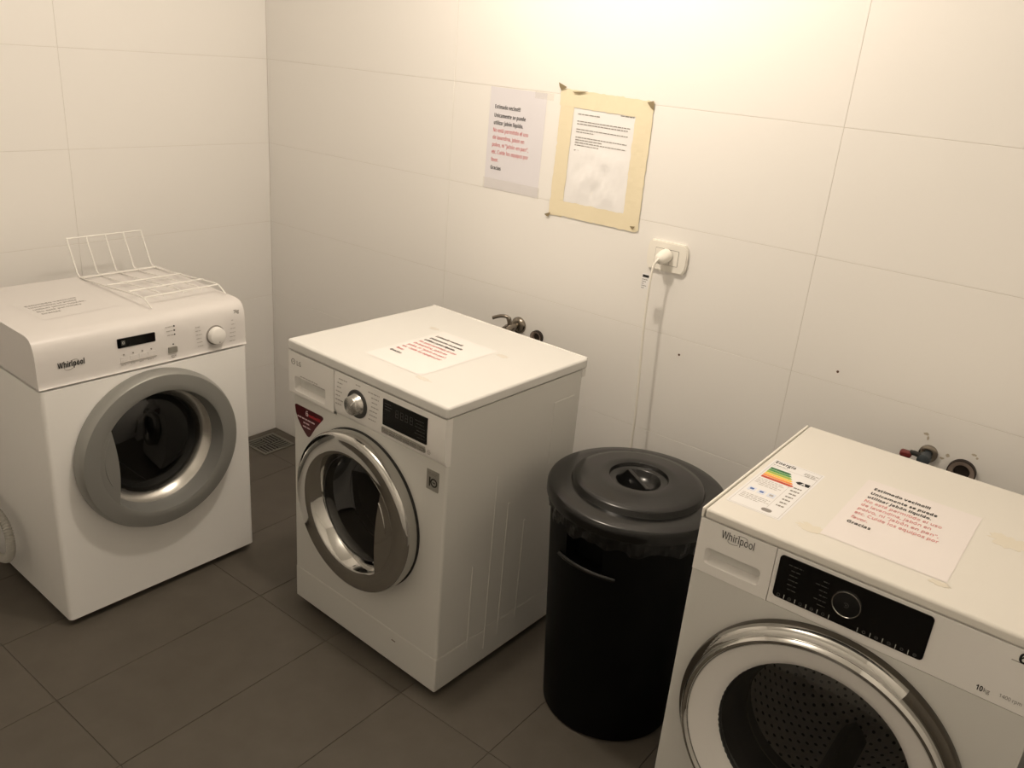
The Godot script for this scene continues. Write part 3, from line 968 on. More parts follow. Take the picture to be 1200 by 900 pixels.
	b.lathe([Vector2(0.147, 0.006), Vector2(0.12, 0.012), Vector2(0.07, 0.016), Vector2(0, 0.018)], 64)
	add(b, "glass", M.smoked_glass, door)
	b = mb(at)
	b.lathe([Vector2(0.19, 0.0), Vector2(0.150, -0.002), Vector2(0.118, -0.062), Vector2(0.125, -0.09), Vector2(0.16, -0.10)], 64)
	add(b, "seal", M.rubber, door)
	drum(t, c, 0.13, -0.11, M.drum_dark, M.paddle_grey)

# ---------------------------------------------------------------- washing machine cut by the frame
func build_washer_corner() -> void:
	var t := thing("washing_machine", "white washing machine with a black touch panel and an energy sticker on its top", "washing machine", Vector3(2.5454, 0, 0.7373), deg_to_rad(-0.239))
	var c := Vector2(-0.012, 0.460)
	var w := 0.581
	var b := mb(Transform3D(Basis(), Vector3(-0.007, 0, 0)))
	b.cabinet(w, 0.023, 0.7176, 0.0, -0.535, c + Vector2(0.007, 0), 0.2, 0.004)
	add(b, "cabinet", M.enamel_grey, t)
	for s in [-1, 1]:
		for d in [-0.06, -0.47]:
			b = mb(Transform3D(Basis(Vector3.RIGHT, -PI / 2), Vector3(s * 0.24, 0, d)))
			b.lathe([Vector2(0.024, 0.0), Vector2(0.024, 0.012), Vector2(0.014, 0.024), Vector2(0, 0.024)], 16)
			add(b, "foot", M.rubber, t)
	# body behind the fascia
	b = mb()
	b.box(Vector3(-0.2965, 0.7165, -0.535), Vector3(0.2825, 0.8285, -0.016))
	add(b, "upper_body", M.enamel_grey, t)
	# worktop: slab with an edge strip down each side
	b = mb()
	b.rbox(Vector3(-0.2915, 0.829, -0.5424), Vector3(0.2775, 0.8495, 0.001), 0.006, 4)
	var top := add(b, "worktop", M.worktop, t)
	for s in [-1, 1]:
		b = mb()
		b.rbox(Vector3(-0.007 + minf(s * 0.2865, s * 0.2915), 0.829, -0.5424), Vector3(-0.007 + maxf(s * 0.2865, s * 0.2915), 0.8492, 0.0005), 0.002, 3)
		add(b, "edge_strip", M.cream_plastic, top)
	# fascia and drawer
	b = mb()
	b.rbox(Vector3(-0.1488, 0.7181, -0.02), Vector3(0.283, 0.8285, 0.0004), 0.0010, 2)
	var fas := add(b, "control_fascia", M.white_plastic, t)
	var dr := mb()
	dr.pocket(-0.297, -0.1498, 0.7183, 0.8285, -0.278, -0.169, 0.738, 0.7725, 0.0005, 0.026, 0.008)
	for q in [[-0.297, Vector3.LEFT], [-0.1498, Vector3.RIGHT]]:
		dr.quad(Vector3(q[0], 0.7183, 0.0005), Vector3(q[0], 0.8285, 0.0005), Vector3(q[0], 0.8285, -0.02), Vector3(q[0], 0.7183, -0.02), q[1])
	for q in [[0.7183, Vector3.DOWN], [0.8285, Vector3.UP]]:
		dr.quad(Vector3(-0.297, q[0], 0.0005), Vector3(-0.1498, q[0], 0.0005), Vector3(-0.1498, q[0], -0.02), Vector3(-0.297, q[0], -0.02), q[1])
	var drawer := add(dr, "detergent_drawer", M.white_plastic, t)
	text(drawer, "Whirlpool", Vector3(-0.2525, 0.810, 0.0009), 0.0205, M.ink_black, 0.063)
	swirl(drawer, Vector3(-0.2215, 0.8105, 0.0009), 0.0195, 0.009)
	# black touch panel
	var pan := plate(fas, "touch_panel", -0.1405, 0.1150, 0.7365, 0.8215, -0.001, 0.0025, 0.007, M.black_gloss)
	b = mb(Transform3D(Basis(), Vector3(-0.0165, 0.7795, 0.0022)))
	b.lathe([Vector2(0.0248, 0), Vector2(0.0248, 0.0030), Vector2(0.0243, 0.0040), Vector2(0.0230, 0.0040), Vector2(0.0225, 0.0032)], 56)
	var kn := add(b, "program_knob", M.chrome, pan)
	b = mb(Transform3D(Basis(), Vector3(-0.0165, 0.7795, 0.0022)))
	b.lathe([Vector2(0.0225, 0.0032), Vector2(0.015, 0.0038), Vector2(0.0, 0.0040)], 40)
	add(b, "knob_cap", M.black_satin, kn)
	b = mb(Transform3D(Basis(), Vector3(-0.0165, 0.7795, 0.0063)))
	b.lathe([Vector2(0.0048, 0), Vector2(0.0048, 0.0003), Vector2(0.0036, 0.0003), Vector2(0.0036, 0)], 20, -2.2, 2.6)
	b.box(Vector3(-0.0014, -0.0014, 0), Vector3(0.0014, 0.0014, 0.0003))
	add(b, "knob_mark", M.print_dim, kn)
	for x in [-0.1195, -0.0995, -0.0795, -0.0595, -0.0390, 0.0100, 0.0310, 0.0512, 0.0720, 0.0922]:
		plate(pan, "divider", x - 0.0006, x + 0.0006, 0.7385, 0.7465, 0.002, 0.0030, 0.0002, M.print_white)
	var rng := RandomNumberGenerator.new()
	rng.seed = 9
	for x in [-0.1295, -0.1095, -0.0895, -0.0695, -0.0492, 0.0205, 0.0411, 0.0616, 0.0821, 0.1025]:
		b = mb(Transform3D(Basis(), Vector3(x, 0.7425, 0.0026)))
		var r := 0.0026 + rng.randf() * 0.0008
		b.lathe([Vector2(r, 0), Vector2(r, 0.0003), Vector2(r - 0.0011, 0.0003), Vector2(r - 0.0011, 0)], 14)
		if rng.randf() > 0.5:
			b.box(Vector3(-r, -0.0005, 0), Vector3(r, 0.0005, 0.0003))
		add(b, "touch_symbol", M.print_dim, pan)
	fine_print(pan, Vector3(-0.123, 0.809, 0.0029), Vector3.RIGHT, Vector3.DOWN, [[0.0, 0.026], [0.006, 0.022], [0.004, 0.020], [0.004, 0.021], [0.004, 0.020], [0.006, 0.022]], 0.0095, 0.002, M.print_dim)
	fine_print(pan, Vector3(-0.073, 0.805, 0.0029), Vector3.RIGHT, Vector3.DOWN, [[0.012, 0.022], [0.0, 0.022], [0.008, 0.022], [0.010, 0.024], [0.002, 0.024], [0.010, 0.024]], 0.0095, 0.002, M.print_dim)
	text(fas, "10", Vector3(0.1965, 0.7345, 0.0008), 0.0135, M.ink_black, 0.0095, Vector3.ZERO, true)
	text(fas, "kg", Vector3(0.2075, 0.7335, 0.0008), 0.0095, M.ink_grey, 0.0085)
	text(fas, "1400 rpm", Vector3(0.229, 0.7365, 0.0008), 0.0085, M.ink_grey, 0.031)
	text(fas, "6", Vector3(0.236, 0.815, 0.0008), 0.026, M.ink_black, 0.013, Vector3.ZERO, true)
	plate(fas, "emblem", 0.2275, 0.256, 0.8052, 0.8062, 0.0, 0.0009, 0.0004, M.ink_grey)
	# energy sticker on the worktop
	var st := Node3D.new()
	st.name = "energy_sticker"
	top.add_child(st)
	st.position = Vector3(-0.2265, 0.8496, -0.181)
	st.rotation.x = -PI / 2
	var hw := 0.0525
	var hh := 0.1235
	plate(st, "sheet", -hw, hw, -hh, hh, 0, 0.0002, 0.001, M.paper_white)
	b = mb()
	for q in [[-hw + 0.004, -hw + 0.0047, -hh + 0.004, hh - 0.004], [hw - 0.0047, hw - 0.004, -hh + 0.004, hh - 0.004], [-hw + 0.004, hw - 0.004, hh - 0.0047, hh - 0.004], [-hw + 0.004, hw - 0.004, -hh + 0.004, -hh + 0.0047], [-hw + 0.004, hw - 0.004, 0.088, 0.0888], [0.016, 0.0166, -hh + 0.03, 0.03]]:
		b.quad(Vector3(q[0], q[2], 0.0004), Vector3(q[1], q[2], 0.0004), Vector3(q[1], q[3], 0.0004), Vector3(q[0], q[3], 0.0004), Vector3.BACK)
	add(b, "border", M.ink_pale, st)
	text(st, "Energía", Vector3(-0.046, 0.109, 0.0003), 0.017, M.ink_black, 0.042, Vector3.ZERO, true)
	fine_print(st, Vector3(-0.046, 0.096, 0.0004), Vector3.RIGHT, Vector3.DOWN, [[0, 0.03]], 0.005, 0.0022, M.ink_grey)
	fine_print(st, Vector3(0.018, 0.104, 0.0004), Vector3.RIGHT, Vector3.DOWN, [[0.0, 0.028], [0.0, 0.025], [0.004, 0.028]], 0.006, 0.0024, M.ink_grey)
	var bars := [M.green_dark, M.green, M.green_light, M.yellow, M.orange, M.red_bar]
	for i in 6:
		b = mb()
		var l := 0.040 + 0.0045 * i
		var y := 0.079 - 0.0098 * i
		b.prism(PackedVector2Array([Vector2(-0.044, y), Vector2(-0.044 + l, y), Vector2(-0.044 + l + 0.004, y - 0.0042), Vector2(-0.044 + l, y - 0.0084), Vector2(-0.044, y - 0.0084)]), 0.0002, 0.0004)
		add(b, "rating_bar", bars[i], st)
	b = mb()
	b.prism(PackedVector2Array([Vector2(0.018, 0.051), Vector2(0.024, 0.0575), Vector2(0.046, 0.0575), Vector2(0.046, 0.0445), Vector2(0.024, 0.0445)]), 0.0002, 0.0004)
	add(b, "rating_arrow", M.ink_black, st)
	text(st, "A", Vector3(0.0335, 0.051, 0.0005), 0.015, M.paper_white, 0.009, Vector3.ZERO, true, true)
	fine_print(st, Vector3(-0.044, 0.014, 0.0004), Vector3.RIGHT, Vector3.DOWN, [[0, 0.05], [0, 0.056], [0, 0.045], [0.0, 0.054], [0.01, 0.05]], 0.0068, 0.0022, M.ink_pale)
	fine_print(st, Vector3(0.022, 0.026, 0.0004), Vector3.RIGHT, Vector3.DOWN, [[0.002, 0.018], [0.001, 0.02], [0.004, 0.018], [0.003, 0.018], [0.003, 0.018], [0.004, 0.018], [0.003, 0.018]], 0.0155, 0.0055, M.ink_grey, "figures", 0.006)
	for i in 3:
		plate(st, "pictogram", -0.042 + 0.0195 * i, -0.027 + 0.0195 * i, -0.052, -0.034, 0.0002, 0.0004, 0.002, M.pale_blue)
		plate(st, "pictogram_mark", -0.0385 + 0.0195 * i, -0.0305 + 0.0195 * i, -0.046, -0.039, 0.0003, 0.0006, 0.0015, [M.blue_ink, M.blue_ink, M.ink_pale][i])
	fine_print(st, Vector3(-0.043, -0.066, 0.0004), Vector3.RIGHT, Vector3.DOWN, [[0, 0.055], [0, 0.05], [0, 0.057], [0, 0.04]], 0.0065, 0.0022, M.ink_pale)
	plate(st, "stamp", 0.010, 0.030, -0.1105, -0.0975, 0.0002, 0.0004, 0.0062, M.ink_grey)
	# door
	var door := Node3D.new()
	door.name = "door"
	t.add_child(door)
	var at := Transform3D(Basis(), Vector3(c.x, c.y, 0))
	b = mb(at)
	b.lathe([Vector2(0.257, 0.0003), Vector2(0.2575, 0.010), Vector2(0.2555, 0.017), Vector2(0.250, 0.0205), Vector2(0.243, 0.0215), Vector2(0.232, 0.0225)], 112)
	add(b, "outer_ring", M.dark_metal, door)
	b = mb(at)
	b.lathe([Vector2(0.2425, 0.020), Vector2(0.2425, 0.032), Vector2(0.2405, 0.040), Vector2(0.2365, 0.0445), Vector2(0.2315, 0.0450), Vector2(0.2275, 0.0415), Vector2(0.2262, 0.036)], 112)
	add(b, "ring", M.chrome, door)
	b = mb(at)
	b.lathe([Vector2(0.2565, 0.0170), Vector2(0.2560, 0.0235), Vector2(0.2525, 0.0300), Vector2(0.2465, 0.0340), Vector2(0.2415, 0.0350), Vector2(0.2405, 0.0180)], 64, deg_to_rad(61), deg_to_rad(140), true)
	for i in 10:
		var f := 1.0 - (i + 0.5) / 10.0
		b.lathe([Vector2(0.2405 + 0.0160 * f, 0.0170), Vector2(0.2405 + 0.0155 * f, 0.0180 + 0.0055 * f), Vector2(0.2405 + 0.0120 * f, 0.0185 + 0.0115 * f), Vector2(0.2405 + 0.0060 * f, 0.019 + 0.0150 * f), Vector2(0.2405, 0.019 + 0.0158 * f)], 3, deg_to_rad(140 + 2.2 * i), deg_to_rad(142.2 + 2.2 * i))
	add(b, "handle", M.chrome, door)
	b = mb(at)
	b.lathe([Vector2(0.2265, 0.0365), Vector2(0.222, 0.0345), Vector2(0.205, 0.0285), Vector2(0.190, 0.0225), Vector2(0.178, 0.0145), Vector2(0.1745, 0.009)], 96)
	add(b, "inner_ring", M.white_plastic, door)
	b = mb(at)
	b.lathe([Vector2(0.176, 0.011), Vector2(0.172, 0.006), Vector2(0.168, -0.004), Vector2(0.160, -0.022)], 80)
	add(b, "gasket", M.rubber, door)
	b = mb(at)
	b.lathe([Vector2(0.1735, 0.006), Vector2(0.15, 0.011), Vector2(0.09, 0.016), Vector2(0, 0.019)], 72)
	add(b, "glass", M.clear_door_glass, door)
	b = mb(at)
	b.lathe([Vector2(0.20, -0.002), Vector2(0.165, -0.02), Vector2(0.150, -0.06), Vector2(0.155, -0.10), Vector2(0.18, -0.11)], 64)
	add(b, "seal", M.rubber, door)
	b = mb(at)
	b.tube(ring_path(0.149, -0.065, 64), 0.0012, 6, true)
	add(b, "glass_rim", M.dark_metal, door)
	drum(t, c, 0.165, -0.11, M.drum_steel, M.paddle_grey)

func ring_path(r: float, z: float, cnt: int) -> Array:
	var out := []
	for i in cnt:
		out.append(Vector3(cos(TAU * i / cnt) * r, sin(TAU * i / cnt) * r, z))
	return out

# ---------------------------------------------------------------- bin
func build_bin() -> void:
	var t := thing("trash_bin", "tall round black plastic bin with a lid and a side handle recess", "bin", Vector3(1.945, 0, 0.40))
	var H := 0.605
	var rad := func(y: float) -> float: return lerpf(0.170, 0.207, y / H)
	# body with an opening for the handle on the side that looks into the room
	var b := mb()
	var ys := [0.0, 0.006, 0.10, 0.20, 0.30, 0.40, 0.505, 0.582, H]
	var seg := 96
	var h0 := 21   # handle opening from 72 to 108 degrees
	var h1 := 29
	for i in ys.size() - 1:
		for k in seg:
			if i == 6 and k >= h0 and k < h1:
				continue
			var a0 := TAU * k / seg
			var a1 := TAU * (k + 1) / seg
			var r0: float = rad.call(ys[i]) - (0.006 if i == 0 else 0.0)
			var r1: float = rad.call(ys[i + 1])
			var n0 := Vector3(cos(a0), -0.06, sin(a0)).normalized()
			var n1 := Vector3(cos(a1), -0.06, sin(a1)).normalized()
			b.quad_n(Vector3(cos(a0) * r0, ys[i], sin(a0) * r0), Vector3(cos(a1) * r0, ys[i], sin(a1) * r0), Vector3(cos(a1) * r1, ys[i + 1], sin(a1) * r1), Vector3(cos(a0) * r1, ys[i + 1], sin(a0) * r1), n0, n1, n1, n0)
	for k in seg:
		var a0 := TAU * k / seg
		var a1 := TAU * (k + 1) / seg
		b.tri(Vector3.ZERO, Vector3(cos(a0), 0, sin(a0)) * 0.164, Vector3(cos(a1), 0, sin(a1)) * 0.164, Vector3.DOWN, Vector3.DOWN, Vector3.DOWN)
	add(b, "body", M.bin_black, t)
	# recess behind the opening
	b = mb()
	var y0 := 0.505
	var y1 := 0.582
	for k in range(h0, h1):
		var a0 := TAU * k / seg
		var a1 := TAU * (k + 1) / seg
		var ri := 0.165
		var d0 := Vector3(cos(a0), 0, sin(a0))
		var d1 := Vector3(cos(a1), 0, sin(a1))
		b.quad(d0 * ri + Vector3.UP * y0, d1 * ri + Vector3.UP * y0, d1 * ri + Vector3.UP * y1, d0 * ri + Vector3.UP * y1, (d0 + d1).normalized())
		var rb: float = rad.call(y0)
		var rt: float = rad.call(y1)
		b.quad(d0 * ri + Vector3.UP * y0, d1 * ri + Vector3.UP * y0, d1 * rb + Vector3.UP * y0, d0 * rb + Vector3.UP * y0, Vector3.UP)
		b.quad(d0 * ri + Vector3.UP * y1, d1 * ri + Vector3.UP * y1, d1 * rt + Vector3.UP * y1, d0 * rt + Vector3.UP * y1, Vector3.DOWN)
	for k in [h0, h1]:
		var a: float = TAU * k / seg
		var d := Vector3(cos(a), 0, sin(a))
		b.quad(d * 0.165 + Vector3.UP * y0, d * rad.call(y0) + Vector3.UP * y0, d * rad.call(y1) + Vector3.UP * y1, d * 0.165 + Vector3.UP * y1, Vector3(-sin(a), 0, cos(a)) * (1.0 if k == h0 else -1.0))
	var rec := add(b, "handle_recess", M.bin_black, t)
	var path := []
	for i in 17:
		var a := deg_to_rad(lerpf(69, 114, i / 16.0))
		path.append(Vector3(cos(a), 0, sin(a)) * 0.2055 + Vector3.UP * (0.502 - 0.0))
	b = mb()
	b.tube(path, 0.006, 10)
	add(b, "handle_lip", M.bin_lid_black, rec)
	# bag drawn over the edge
	var fn := FastNoiseLite.new()
	fn.seed = 4; fn.frequency = 5.0; fn.fractal_octaves = 3
	b = mb()
	var rows := 7
	var pts := []
	for j in rows + 1:
		var ring := []
		for k in 140:
			var a := TAU * k / 140.0
			var d := Vector3(cos(a), 0, sin(a))
			var low := 0.578 + 0.016 * fn.get_noise_2d(cos(a) * 0.6, sin(a) * 0.6) + 0.006 * sin(a * 17.0 + 2.0 * fn.get_noise_1d(a * 0.5))
			var y := lerpf(0.622, low, float(j) / rows)
			var r: float = 0.2105 + 0.0035 * fn.get_noise_3d(d.x, y * 4.0, d.z) + 0.0022 * sin(a * 31.0 + y * 60.0)
			ring.append(d * r + Vector3.UP * y)
		pts.append(ring)
	for j in rows:
		for k in 140:
			var l := (k + 1) % 140
			var nn: Vector3 = (pts[j][l] - pts[j][k]).cross(pts[j + 1][k] - pts[j][k]).normalized()
			if nn.dot(Vector3(pts[j][k].x, 0, pts[j][k].z)) < 0: nn = -nn
			b.quad(pts[j][k], pts[j][l], pts[j + 1][l], pts[j + 1][k], nn)
	add(b, "bag", M.bag_black, t)
	# lid
	var up := Transform3D(Basis(Vector3.RIGHT, -PI / 2), Vector3.ZERO)
	b = mb(up)
	b.lathe([Vector2(0.212, 0.612), Vector2(0.2175, 0.612), Vector2(0.2195, 0.617), Vector2(0.2195, 0.636), Vector2(0.217, 0.642), Vector2(0.212, 0.6445), Vector2(0.19, 0.6465), Vector2(0.163, 0.6475), Vector2(0.1615, 0.649), Vector2(0.1595, 0.659), Vector2(0.156, 0.6625), Vector2(0.14, 0.665), Vector2(0.10, 0.6695), Vector2(0.0745, 0.6715), Vector2(0.0725, 0.6705), Vector2(0.070, 0.6635), Vector2(0.056, 0.6620), Vector2(0.0535, 0.6600), Vector2(0.049, 0.651), Vector2(0.040, 0.643), Vector2(0.030, 0.638), Vector2(0.018, 0.6345), Vector2(0.0, 0.633)], 96)
	var lid := add(b, "lid", M.bin_lid_black, t)
	b = mb(Transform3D(Basis(Vector3.UP, -atan2(0.054, 0.079)), Vector3(0, 0, 0)))
	b.rbox(Vector3(-0.053, 0.626, -0.0055), Vector3(0.053, 0.664, 0.0055), 0.003, 3)
	add(b, "grip_bar", M.bin_lid_black, lid)
	disc_up(lid, "centre_pip", Vector3(0.036, 0.6688, 0.082), 0.0018, 0.0014, M.bin_lid_black)

func disc_up(parent: Node, called: String, c: Vector3, r: float, h: float, m: Material) -> MeshInstance3D:
	var b := mb(Transform3D(Basis(Vector3.RIGHT, -PI / 2), c))
	b.lathe([Vector2(r, 0), Vector2(r * 0.8, h * 0.8), Vector2(0, h)], 14)
	return add(b, called, m, parent)

# ---------------------------------------------------------------- socket, plug and cord
func build_socket() -> void:
	var t := thing("wall_socket", "white wall socket plate with two modules, a plug pushed into one", "socket", Vector3(1.736, 1.1165, 0.0005))
	# plate with bowed ends
	var out := PackedVector2Array()
	var hw := 0.0605
	var hh := 0.0405
	for i in 13:
		var a := lerpf(-1.0, 1.0, i / 12.0)
		out.append(Vector2(hw - 0.010 * a * a * a * a, hh * a))
	for i in 13:
		var a := lerpf(1.0, -1.0, i / 12.0)
		out.append(Vector2(-hw + 0.010 * a * a * a * a, hh * a))
	var b := mb()
	b.prism(out, 0.0, 0.008)
	var inner := PackedVector2Array()
	for p in out:
		inner.append(p * Vector2(0.955, 0.93))
	b.prism(inner, 0.008, 0.0105)
	add(b, "cover_plate", M.cream_plastic, t)
	plate(t, "module_gap_shade", -0.0355, 0.0355, -0.0215, 0.0215, 0.0100, 0.0108, 0.002, M.gap_shade_grey)  # flat grey plate painted as the shaded gap around the modules
	plate(t, "module", -0.0345, 0.0090, -0.0205, 0.0205, 0.0105, 0.0118, 0.0015, M.cream_plastic)
	plate(t, "module", 0.0100, 0.0345, -0.0205, 0.0205, 0.0105, 0.0118, 0.0015, M.cream_plastic)
	var k := thing("power_cord", "white power cord with plug hanging from the socket down behind the bin", "cord", Vector3(1.737, 1.122, 0.0125))
	b = mb(Transform3D(Basis(Vector3.UP, deg_to_rad(-8)) * Basis(Vector3.RIGHT, deg_to_rad(14)), Vector3.ZERO))
	b.lathe([Vector2(0.0185, -0.001), Vector2(0.0190, 0.012), Vector2(0.0175, 0.022), Vector2(0.0155, 0.031), Vector2(0.0120, 0.037), Vector2(0.006, 0.040), Vector2(0, 0.0405)], 28)
	add(b, "plug", M.cream_plastic, k)
	var o := Vector3(1.737, 1.122, 0.0125)
	var pts := [Vector3(1.737, 1.118, 0.046), Vector3(1.7315, 1.112, 0.056), Vector3(1.7275, 1.097, 0.062), Vector3(1.7258, 1.07, 0.065), Vector3(1.7252, 1.028, 0.066), Vector3(1.7271, 0.9195, 0.066), Vector3(1.7337, 0.7859, 0.064), Vector3(1.7393, 0.6345, 0.062), Vector3(1.738, 0.45, 0.060), Vector3(1.728, 0.22, 0.056), Vector3(1.70, 0.05, 0.055), Vector3(1.66, 0.012, 0.06), Vector3(1.60, 0.0085, 0.07), Vector3(1.45, 0.0085, 0.09)]
	var rel := []
	for q in pts:
		rel.append(q - o)
	b = mb()
	b.tube(smooth_path(rel, 6), 0.0035, 8)
	add(b, "cable", M.cream_plastic, k)
	# paper flag on the cable
	b = mb()
	b.rbox(Vector3(-0.0370, -0.091, 0.0535), Vector3(-0.0125, -0.049, 0.0542), 0.0003, 2)
	var fl := add(b, "cable_label", M.paper_white, k)
	plate(fl, "label_stripe", -0.0350, -0.0160, -0.059, -0.052, 0.0540, 0.0545, 0.0004, M.ink_black)
	fine_print(fl, Vector3(-0.0350, -0.064, 0.0545), Vector3.RIGHT, Vector3.DOWN, [[0, 0.016], [0, 0.012], [0.0, 0.006], [0.0, 0.014], [0, 0.008]], 0.0058, 0.0020, M.ink_grey, "print", 0.005)

# ---------------------------------------------------------------- papers
func sheet(w: float, h: float, wave: float, seed_: int, bulge := 0.0) -> ArrayMesh:
	# paper in xy about its centre, gently wavy towards +z
	var fn := FastNoiseLite.new()
	fn.seed = seed_; fn.frequency = 5.5; fn.fractal_octaves = 2
	var nx := 18
	var ny := 24
	var b := mb()
	var z := func(i: int, j: int) -> float:
		var x := w * (float(i) / nx - 0.5)
		var y := h * (float(j) / ny - 0.5)
		# creased only where the edges do not hold it down, mostly in the lower half
		var hold := pow(sin(PI * float(i) / nx), 0.7) * maxf(0.0, sin(PI * minf(1.0, float(j) / ny / 0.62)))
		return wave * (0.5 + 0.5 * fn.get_noise_2d(x * 2.0, y * 2.0)) + bulge * hold * (0.5 + fn.get_noise_2d(x * 3.5 + 7.0, y * 2.2))
	var P := func(i: int, j: int) -> Vector3: return Vector3(w * (float(i) / nx - 0.5), h * (float(j) / ny - 0.5), z.call(i, j))
	var N := func(i: int, j: int) -> Vector3:
		var dx: float = z.call(mini(i + 1, nx), j) - z.call(maxi(i - 1, 0), j)
		var dy: float = z.call(i, mini(j + 1, ny)) - z.call(i, maxi(j - 1, 0))
		return Vector3(-dx / (2 * w / nx), -dy / (2 * h / ny), 1).normalized()
	for i in nx:
		for j in ny:
			b.quad_n(P.call(i, j), P.call(i + 1, j), P.call(i + 1, j + 1), P.call(i, j + 1), N.call(i, j), N.call(i + 1, j), N.call(i + 1, j + 1), N.call(i, j + 1))
	return b.mesh()

const NOTE_BLACK := ["Estimado vecino!!!", "Unicamente se puede", "utilizar jabón líquido."]
const NOTE_RED := ["No está permitido el uso", "de lavandina, jabón en", "polvo, ni \"jabón en pan\",", "etc. Cuide los equipos por", "favor."]

func note_text(parent: Node, at: Vector3, size: float, pitch: float, black: Material, red: Material, widths: Array) -> void:
	var y := at.y
	var i := 0
	for s in NOTE_BLACK:
		text(parent, s, Vector3(at.x, y, at.z), size, black, widths[i], Vector3.ZERO, true)
		y -= pitch * (1.25 if i == 0 else 1.0)
		i += 1
	for s in NOTE_RED:
		text(parent, s, Vector3(at.x, y, at.z), size * 0.96, red, widths[i])
		y -= pitch
		i += 1
	y -= pitch * 0.12
	text(parent, "Gracias", Vector3(at.x, y, at.z), size, black, widths[i], Vector3.ZERO, true)

func build_wall_papers() -> void:
	var t := thing("paper_notice", "lavender-white paper notice with black and red lines, beside the masking-taped sheet on the wall", "notice", Vector3(1.178, 1.349, 0.0004))
	t.rotation.z = deg_to_rad(-0.6)
	add_mesh(sheet(0.208, 0.297, 0.0008, 3), "sheet", M.paper, t)
	note_text(t, Vector3(-0.083, 0.094, 0.0009), 0.0155, 0.0213, M.ink_black, M.ink_red, [0.096, 0.118, 0.111, 0.133, 0.120, 0.138, 0.140, 0.028, 0.040])
	var b := mb()
	b.box(Vector3(-0.108, -0.1498, 0.0010), Vector3(0.108, -0.118, 0.0011))
	add(b, "clear_tape", M.clear_tape, t)
	b = mb()
	b.box(Vector3(0.062, 0.132, 0.0010), Vector3(0.128, 0.151, 0.0011))
	add(b, "clear_tape", M.clear_tape, t)
	# sheet framed with masking tape
	t = thing("taped_notice", "printed letter framed with yellowish masking tape above the wall socket", "notice", Vector3(1.482, 1.338, 0.0004))
	t.rotation.z = deg_to_rad(-0.8)
	add_mesh(sheet(0.208, 0.285, 0.0012, 8, 0.007), "sheet", M.paper_white, t)
	fine_print(t, Vector3(-0.088, 0.115, 0.0015), Vector3.RIGHT, Vector3.DOWN, [[0.0, 0.072]], 0.006, 0.0026, M.ink_grey, "print", 0.012)
	fine_print(t, Vector3(0.050, 0.126, 0.0015), Vector3.RIGHT, Vector3.DOWN, [[0.0, 0.042]], 0.006, 0.0022, M.ink_grey, "print", 0.012)
	fine_print(t, Vector3(-0.088, 0.096, 0.0015), Vector3.RIGHT, Vector3.DOWN, [[0.0, 0.172], [0, 0.168], [], [0.0, 0.168], [0.0, 0.060], [], [0.0, 0.168], [0.0, 0.090], [0.0, 0.168], [0.0, 0.080], [], [0.0, 0.018], [], [0.0, 0.024]].map(func(r): return r if r.size() else [0.0, 0.0]), 0.0072, 0.0024, M.ink_grey, "print", 0.011)
	var strips := [
		[Vector2(-0.152, 0.176), Vector2(0.146, 0.172), 0.046, 0.0022, "vert"],
		[Vector2(-0.126, 0.170), Vector2(-0.128, -0.180), 0.046, 0.0018, ""],
		[Vector2(0.121, 0.168), Vector2(0.127, -0.170), 0.052, 0.0026, ""],
		[Vector2(-0.150, -0.154), Vector2(0.150, -0.152), 0.044, 0.0030, ""]]
	var fn := FastNoiseLite.new()
	fn.seed = 21; fn.frequency = 9.0
	for q in strips:
		b = mb()
		var a: Vector2 = q[0]
		var e: Vector2 = q[1]
		if q[4] == "vert":
			a.y -= 0.023; e.y -= 0.023
		var d := (e - a).normalized()
		var s := Vector2(-d.y, d.x)
		var cnt := 34
		for i in cnt:
			for j in 3:
				var pp := []
				for k in [[i, j], [i + 1, j], [i + 1, j + 1], [i, j + 1]]:
					var f: float = float(k[0]) / cnt
					var g: float = float(k[1]) / 3.0 - 0.5
					var c2 := a.lerp(e, f)
					var edge := 0.0032 * fn.get_noise_2d(f * 9.0, g * 30.0 + a.x * 40.0)
					var p: Vector2 = c2 + s * (float(q[2]) * g + edge) + d * (0.004 * fn.get_noise_2d(g * 8.0, 3.0) if k[0] == 0 or k[0] == cnt else 0.0)
					var z: float = q[3] + 0.0006 * fn.get_noise_2d(p.x * 12.0, p.y * 12.0)
					pp.append(Vector3(p.x, p.y, z))
				var nn: Vector3 = (pp[1] - pp[0]).cross(pp[3] - pp[0]).normalized()
				b.quad(pp[0], pp[1], pp[2], pp[3], nn if nn.z > 0 else -nn)
		# turned down to the wall along both edges
		add(b, "masking_tape", M.masking_tape, t)
	# peeling, soiled tape ends
	for q in [[Vector2(-0.147, 0.178), 0.030, 0.018, -0.25], [Vector2(0.143, 0.162), 0.018, 0.026, 0.5], [Vector2(-0.150, -0.180), 0.022, 0.012, 0.5], [Vector2(0.138, -0.162), 0.016, 0.010, 0.2], [Vector2(-0.085, 0.170), 0.052, 0.007, 0.12]]:
		b = mb(Transform3D(Basis(Vector3.BACK, q[3]) * Basis(Vector3.RIGHT, 0.25), Vector3(q[0].x, q[0].y, 0.0060)))
		b.prism(PackedVector2Array([Vector2(-q[1] / 2, q[2] / 2), Vector2(q[1] / 2, q[2] * 0.35), Vector2(q[1] * 0.15, -q[2] * 0.2), Vector2(-q[1] * 0.1, -q[2] / 2), Vector2(-q[1] * 0.35, -q[2] * 0.1)]), 0, 0.0006)
		add(b, "peeling_tape_end", M.masking_tape_dirty, t)

